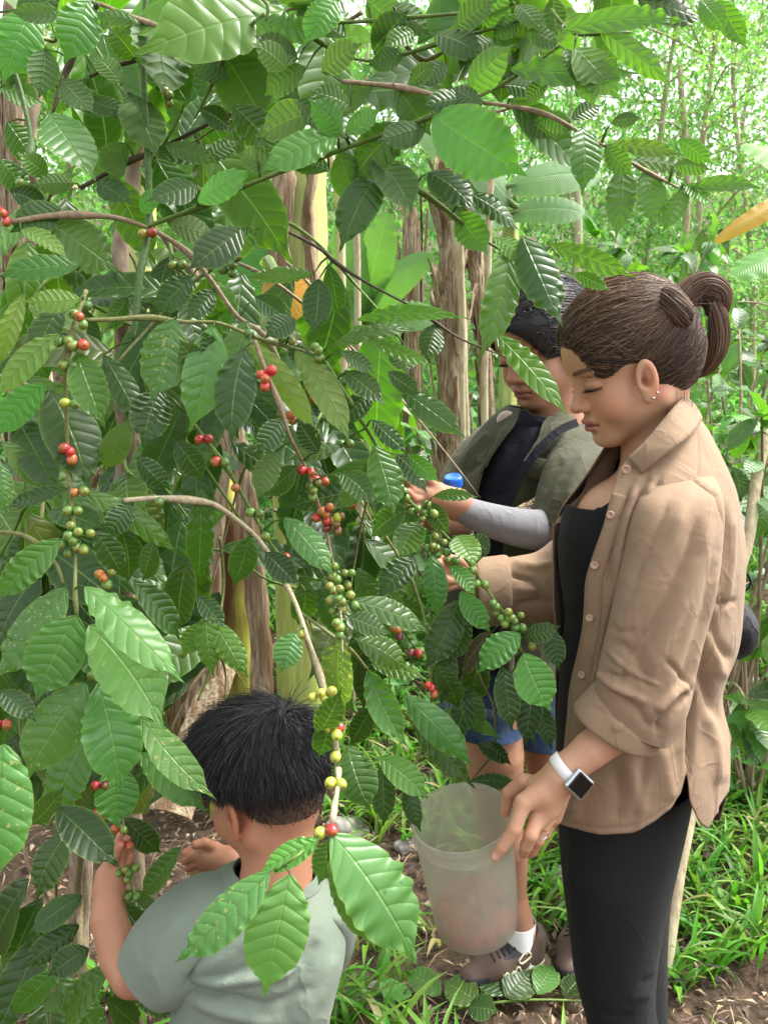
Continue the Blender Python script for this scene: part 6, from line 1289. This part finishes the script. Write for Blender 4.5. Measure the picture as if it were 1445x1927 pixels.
quad_sheet('shirt_tail', [Q(938, 1215, 1.70), Q(940, 1270, 1.69), Q(941, 1330, 1.69)], [Q(968, 1215, 1.70), Q(966, 1270, 1.69), Q(966, 1332, 1.70)], M_OLIVE, w2, bulge=.01)
# socks and hiking shoes
def shoe(toe, heel, label_n, flip=1):
    toe = np.asarray(toe); heel = np.asarray(heel); ax = heel - toe; L = np.linalg.norm(ax[:2]); ax = nrm(np.array([ax[0], ax[1], 0])); s = np.array([-ax[1], ax[0], 0]); up = np.array([0, 0, 1.]); zt = (toe[2] + heel[2]) / 2
    o = np.array([toe[0], toe[1], zt]); W_ = lambda u, v, z: o + ax * u * L + s * v + up * z
    upper = lambda p: smax(smin(smin(rc(p, W_(.14, 0, .038), W_(.42, 0, .050), .032, .040), rc(p, W_(.42, 0, .052), W_(.80, 0, .055), .040, .036), .03), rc(p, W_(.62, 0, .075), W_(.82, 0, .098), .036, .036), .025), -(p[:, 2] - (zt + .022)), .004)
    lo_ = np.minimum(W_(0, 0, 0), W_(1, 0, 0)) - .08; hi = np.maximum(W_(0, 0, 0), W_(1, 0, 0)) + np.array([.08, .08, .17])
    opening = lambda p: smax(upper(p), -rc(p, W_(.72, 0, .10), W_(.76, 0, .18), .028, .034), .004)
    V, F = nets(opening, lo_, hi, .003); q = (V - o) @ ax / L; z = V[:, 2] - zt; c = np.tile((.095, .060, .046, 0), (len(V), 1)); c[(q < .26) & (z < .055)] = (.03, .03, .034, 0); c[(z < .034)] = (.035, .034, .036, 0); c[(q > .85)] = (.10, .09, .06, 0); c[(q > .42) & (q < .7) & (z > .085)] = (.03, .028, .028, 0)
    b = Buf(); b.add(V, F, c); up_o = b.build('shoe', M_SHOE, w2)
    sole = lambda p: smax(smin(rc(p, W_(.10, 0, .020), W_(.45, .004, .020), .034, .044), rc(p, W_(.45, 0, .020), W_(.88, 0, .020), .040, .038), .02), np.abs(p[:, 2] - (zt + .015)) - .013, .004)
    V, F = nets(sole, lo_, hi, .0035); b = Buf(); b.add(V, F, (.16, .13, .07, 0)); b.build('sole', M_SHOE, up_o)
    # pale zigzag trim and laces lying on the upper
    fnU = lambda p: upper(p); side = flip
    z_ = Buf()
    for pl in ([(.34, .030), (.42, .062), (.47, .030), (.55, .066), (.62, .034), (.70, .060)], [(.42, .034), (.50, .058), (.55, .032)], [(.62, .034), (.78, .040), (.90, .046)], [(.56, .078), (.66, .092), (.70, .080), (.60, .070), (.56, .078)]):
        P_ = np.array([W_(u, -.06 * side, z) for u, z in pl]); P_ = catmull(P_, 30); tgt = np.array([W_((p - o) @ ax / L, 0, p[2] - zt) for p in P_]); 
        for _ in range(12):
            dd_ = fnU(P_.astype(F32)); P_ = P_ + nrm(tgt - P_) * np.clip(dd_ - .001, -.02, .02)[:, None]
        tube(z_, P_, .0026, (.62, .60, .42, 0), 5)
    for k in range(5):
        u = .34 + .055 * k; P_ = np.array([W_(u, v, .075 + .012 * k + .01) for v in np.linspace(-.028, .028, 8)]); 
        for _ in range(12):
            dd_ = fnU(P_.astype(F32)); P_ = P_ - up * np.clip(dd_ - .0015, -.02, .02)[:, None]
        tube(z_, P_, .0017, (.02, .02, .02, 0), 5)
    z_.build('trim', M_SHOE, up_o)
M_SHOE = col_mat('shoe_mesh', .6, .35)
g0 = ground_Q(868, 1888); g1 = ground_Q(1012, 1828); shoe(g0 + [-.01, 0, .02], g1 + [.02, .0, .01], 'a'); g2 = ground_Q(1055, 1868) ; shoe(g2, g2 + np.array([.13, .24, 0]), 'b')
cloth('sock', [(950, 1732, 1006, 1736, gA[1] + .0, .040), (952, 1765, 1008, 1765, gA[1], .042), (954, 1805, 1012, 1805, gA[1], .044)], 20, 40, M_WHITE, w2, noise=((.002, 30),), thick=.001); settle(w2)
# bag with a black line pattern, strap across the chest
bag2 = thing('crossbody_bag', 'small tan bag with black line pattern at the waist of the woman in olive', 'bag')
pc0 = [Q(945, 972, 1.665), Q(975, 958, 1.66), Q(1016, 936, 1.66)]; pc1 = [Q(950, 990, 1.665), Q(985, 985, 1.655), Q(1016, 976, 1.655)]
def bagmat():
    m, nt, b = new_mat('line_print'); n = N(nt); tc = n.n('ShaderNodeTexCoord').outputs['Object']; v = n.n('ShaderNodeTexVoronoi', feature='DISTANCE_TO_EDGE'); v.inputs['Scale'].default_value = 70; n.l(tc, v.inputs['Vector'])
    w_ = n.n('ShaderNodeTexWave', wave_type='RINGS'); w_.inputs['Scale'].default_value = 55; w_.inputs['Distortion'].default_value = 14; n.l(tc, w_.inputs['Vector'])
    n.l(n.mix(n.math('MAXIMUM', n.math('LESS_THAN', v.outputs['Distance'], .06), n.math('GREATER_THAN', w_.outputs['Fac'], .82)), (.50, .38, .24), (.03, .02, .015)), b.inputs['Base Color']); b.inputs['Roughness'].default_value = .8; return m
ot = quad_sheet('pouch', pc0, pc1, bagmat(), bag2, bulge=.008, thick=.02); strip('strap', [Q(1085, 795, 1.74), Q(1050, 812, 1.715), Q(1010, 850, 1.695), Q(975, 905, 1.685), Q(946, 972, 1.68)], [.008, .008, .008], M_NAVY, bag2, .0025); settle(bag2)
# water bottle with a blue cap
bt = thing('water_bottle', 'clear plastic water bottle with a blue screw cap beside the grey arm sleeve', 'bottle')
c0 = Q(853, 912, 1.60); axq = nrm(np.array([-.12, -.32, 1.0])); uq = nrm(np.cross(axq, [0, 1, 0])); vq = np.cross(axq, uq)
def lat(buf, prof, seg=40, col=(1, 1, 1, 0), rib=0): 
    th = np.linspace(0, 2 * math.pi, seg, endpoint=False); V = np.array([c0 + axq * z + (uq * math.cos(t) + vq * math.sin(t)) * r * (1 + (rib if i_ in (1, 2) else 0) * (math.sin(t * 20) > 0)) for i_, (r, z) in enumerate(prof) for t in th]); buf.add(V, grid_faces(len(prof), seg, True)[:, ::-1], col)
b = Buf(); lat(b, [(.0162, -.002), (.0166, 0), (.0166, .013), (.0150, .0165), (.0135, .0172), (.012, .0158), (.0001, .0158)], 80, rib=.04); b.build('cap', plain('blue_plastic', (.012, .14, .72), .3), bt)
M_PET = plain('clear_plastic', (.95, .97, .98), .06, 0, .5, **{'Transmission Weight': .96, 'IOR': 1.12})
b = Buf(); lat(b, [(.0135, -.003), (.0140, -.012), (.0165, -.014), (.0150, -.017), (.0180, -.026), (.0265, -.042), (.0300, -.058), (.0305, -.085), (.0290, -.088), (.0305, -.092), (.0305, -.115), (.029, -.119), (.0305, -.123), (.030, -.175), (.020, -.182), (.0001, -.176)]); b.build('bottle_body', M_PET, bt)
settle(bt)

# ===== the boy =====
by_ = thing('person', 'small boy with short black hair in a sage green T-shirt, seen from behind picking berries', 'person')
h3 = Head(Q(504, 1508, 1.10), (-.78, .58, -.24), (-.19, .14, .96), .85, 'c')
nb3 = Q(520, 1650, 1.075)
def f3(p): return smin(h3.sdf(p), rc(p, h3.wor([-.03, 0, -.02]), nb3, .040, .048), .02)
V, F = nets(f3, h3.o + np.array([-.15, -.15, -.20]), h3.o + np.array([.15, .15, .17]), .0026)
p3 = [(V, F, h3.colour(V, SK3))]
ba = QQ([(285, 1830, 1.07, .036), (250, 1836, 1.07, .029), (226, 1800, 1.09, .0275), (205, 1730, 1.115, .0250), (204, 1680, 1.135, .0205), (208, 1652, 1.15, .0175)])
p3.append(hand_mesh([QQ([(214, 1618, 1.16, .0082), (222, 1592, 1.165, .0074), (228, 1572, 1.17, .0062)]), QQ([(222, 1620, 1.16, .0080), (234, 1598, 1.165, .0072), (240, 1580, 1.16, .0060)]), QQ([(228, 1626, 1.16, .0078), (242, 1610, 1.16, .0068), (246, 1594, 1.155, .0056)]), QQ([(232, 1634, 1.155, .0072), (244, 1624, 1.15, .0062), (247, 1610, 1.148, .0052)]), QQ([(208, 1632, 1.15, .0085), (218, 1608, 1.14, .0074), (226, 1592, 1.14, .0062)])],
    [QQ([(209, 1652, 1.15, .0155), (216, 1624, 1.158, .0125)]), QQ([(214, 1652, 1.15, .0150), (227, 1632, 1.156, .0115)])], ba, SK3, h=.0019))
br_ = QQ([(520, 1650, 1.22, .026), (470, 1634, 1.23, .0230), (432, 1622, 1.235, .0190)])
p3.append(hand_mesh([QQ([(386, 1600, 1.24, .0082), (364, 1598, 1.245, .0076), (349, 1606, 1.24, .0064)]), QQ([(384, 1610, 1.235, .0082), (362, 1612, 1.235, .0076), (348, 1620, 1.235, .0064)]), QQ([(386, 1620, 1.235, .0080), (366, 1626, 1.235, .0072), (354, 1634, 1.24, .0060)]), QQ([(390, 1630, 1.235, .0074), (374, 1638, 1.235, .0066), (364, 1644, 1.24, .0056)]), QQ([(408, 1596, 1.24, .0090), (386, 1586, 1.23, .0078), (368, 1590, 1.225, .0066)])],
    [QQ([(430, 1618, 1.235, .0160), (386, 1606, 1.238, .0125)]), QQ([(430, 1626, 1.235, .0155), (390, 1624, 1.235, .0115)])], br_, SK3, h=.0021))
T3 = nb3
gz3 = gz(T3[0], 1.05)
for ch in ([(nb3 + [0, 0, -.02], .045), (nb3 + [0, 0, -.12], .070), (nb3 + [0, 0, -.34], .066)], [(nb3 + [-.045, 0, -.38], .058), (np.array([nb3[0] - .05, 1.06, gz3 + .27]), .040), (np.array([nb3[0] - .05, 1.05, gz3 + .05]), .026), (np.array([nb3[0] - .06, 1.12, gz3 + .025]), .024)],
           [(nb3 + [.05, 0, -.38], .058), (np.array([nb3[0] + .06, 1.06, gz3 + .27]), .040), (np.array([nb3[0] + .07, 1.05, gz3 + .05]), .026), (np.array([nb3[0] + .06, 1.12, gz3 + .025]), .024)]): p3.append(limb(ch, SK3, .006))
mesh_parts(p3, 'body', M_SKIN, by_)
# boy's hair: thick cap cut short, fading at the nape and above the ear
def hair3(p):
    q = h3.loc(p); a = np.abs(q[:, 1]); m = np.stack([q[:, 0], a, q[:, 2]], -1); e = .016 * sst(.01, .09, q[:, 2]); d = h3.skull(q, .0) - (.0015 + e * 1.0)
    d = smin(d, ell(m, (.0, 0, .080), (.090, .078, .072)), .02)
    ln = np.interp(q[:, 0], [-.12, -.09, -.06, -.035, -.012, .01, .03, .06, .09, .12], [-.030, -.040, -.040, -.020, .034, .018, .020, .070, .085, .09]).astype(F32)
    return smax(d, (ln - q[:, 2]), .006)
V, F = nets(hair3, h3.o - .15, h3.o + np.array([.15, .15, .18]), .003); q = h3.loc(V.astype(F32)); fade = sst(-.035, .035, q[:, 2])[:, None]; cc3 = np.array([[.15, .085, .055, 1]]) * (1 - fade) + np.array([[.008, .007, .009, 1]]) * fade
hb = Buf(); hb.add(V, F, cc3); ho3 = hb.build('hair', M_HAIR, by_)
WH = h3.wor([-.060, -.018, .140]); n = 10000; k = rng.integers(0, len(V), n); S0 = V[k]; q = h3.loc(S0.astype(F32)); rad = nrm(S0 - WH); up3 = nrm(S0 - h3.o); ln = np.interp(q[:, 2], [-.04, .02, .08, .15], [.002, .008, .026, .040])[:, None] * rng.uniform(.7, 1.2, (n, 1))
sw = np.cross(up3, rad) * .35; E_ = S0 + nrm(rad + sw - up3 * .42 + rng.normal(size=(n, 3)) * .16) * ln + up3 * ln * .02
t = np.linspace(0, 1, 6)[None, :, None]; Pst = S0[:, None] * (1 - t) + E_[:, None] * t + up3[:, None] * (ln[:, None] * .07 * 4 * t * (1 - t)) - up3[:, None] * .001
hb = Buf(); ribbons(hb, Pst, rng.uniform(.00035, .0007, n), hairc(n, (.010, .009, .011), (.035, .034, .04), .12)); hb.build('hair_strands', M_HAIR, ho3)
# T-shirt
BT = [(438, 1642, 596, 1650, 1.085, .046), (398, 1668, 628, 1680, 1.085, .066), (362, 1710, 646, 1722, 1.08, .084), (345, 1780, 654, 1785, 1.075, .094), (335, 1860, 636, 1862, 1.07, .095), (328, 1930, 622, 1930, 1.07, .095), (322, 2060, 622, 2060, 1.07, .098), (316, 2180, 625, 2180, 1.07, .10)]
BST = [([(352, 1842), (420, 1850), (500, 1838), (560, 1820)], 8, 8), ([(350, 1855), (400, 1872), (470, 1880)], 8, -9), ([(355, 1835), (430, 1800), (500, 1740)], 12, 6), ([(360, 1850), (440, 1830), (520, 1790)], 8, -5), ([(360, 1880), (420, 1905), (520, 1925)], 10, 6), ([(370, 1870), (450, 1890), (540, 1880), (600, 1850)], 10, -5), ([(600, 1760), (560, 1850), (520, 1925)], 14, -6), ([(570, 1740), (530, 1830), (490, 1900)], 12, 6), ([(630, 1790), (600, 1870), (560, 1940)], 12, 5)]
cloth('t_shirt', BT, 130, 150, M_SAGE, by_, ST=BST, noise=((.008, 7), (.0025, 18)), thick=.002, seed=51, p=2.2)
BS = [(430, 1655, 440, 1700, 1.085, .035), (365, 1668, 452, 1785, 1.08, .058), (300, 1700, 402, 1838, 1.075, .060), (252, 1752, 352, 1866, 1.07, .057), (222, 1800, 318, 1874, 1.07, .052)]
cloth('sleeve', BS, 80, 100, M_SAGE, by_, ST=[([(420, 1760), (380, 1820), (350, 1850)], 9, -10), ([(340, 1720), (300, 1790), (280, 1850)], 14, 4), ([(400, 1720), (370, 1790), (340, 1840)], 10, 4)], noise=((.006, 8), (.002, 20)), thick=.002, seed=53)
cloth('sleeve', [(570, 1665, 600, 1680, 1.09, .03), (590, 1690, 662, 1700, 1.10, .05), (610, 1740, 668, 1760, 1.14, .05), (615, 1790, 655, 1800, 1.18, .045)], 50, 60, M_SAGE, by_, noise=((.006, 8),), thick=.002, seed=57)
cloth('neckband', [(441, 1634, 594, 1642, 1.085, .0445), (436, 1642, 598, 1650, 1.085, .0475), (430, 1652, 603, 1661, 1.085, .0505)], 14, 90, M_SAGE, by_, noise=((.001, 20),), thick=.003, seed=59)
cloth('short_trousers', [(325, 2130, 622, 2130, 1.07, .09), (322, 2250, 628, 2250, 1.07, .095), (320, 2380, 632, 2380, 1.07, .09)], 30, 60, M_SHORTS, by_)
settle(by_)
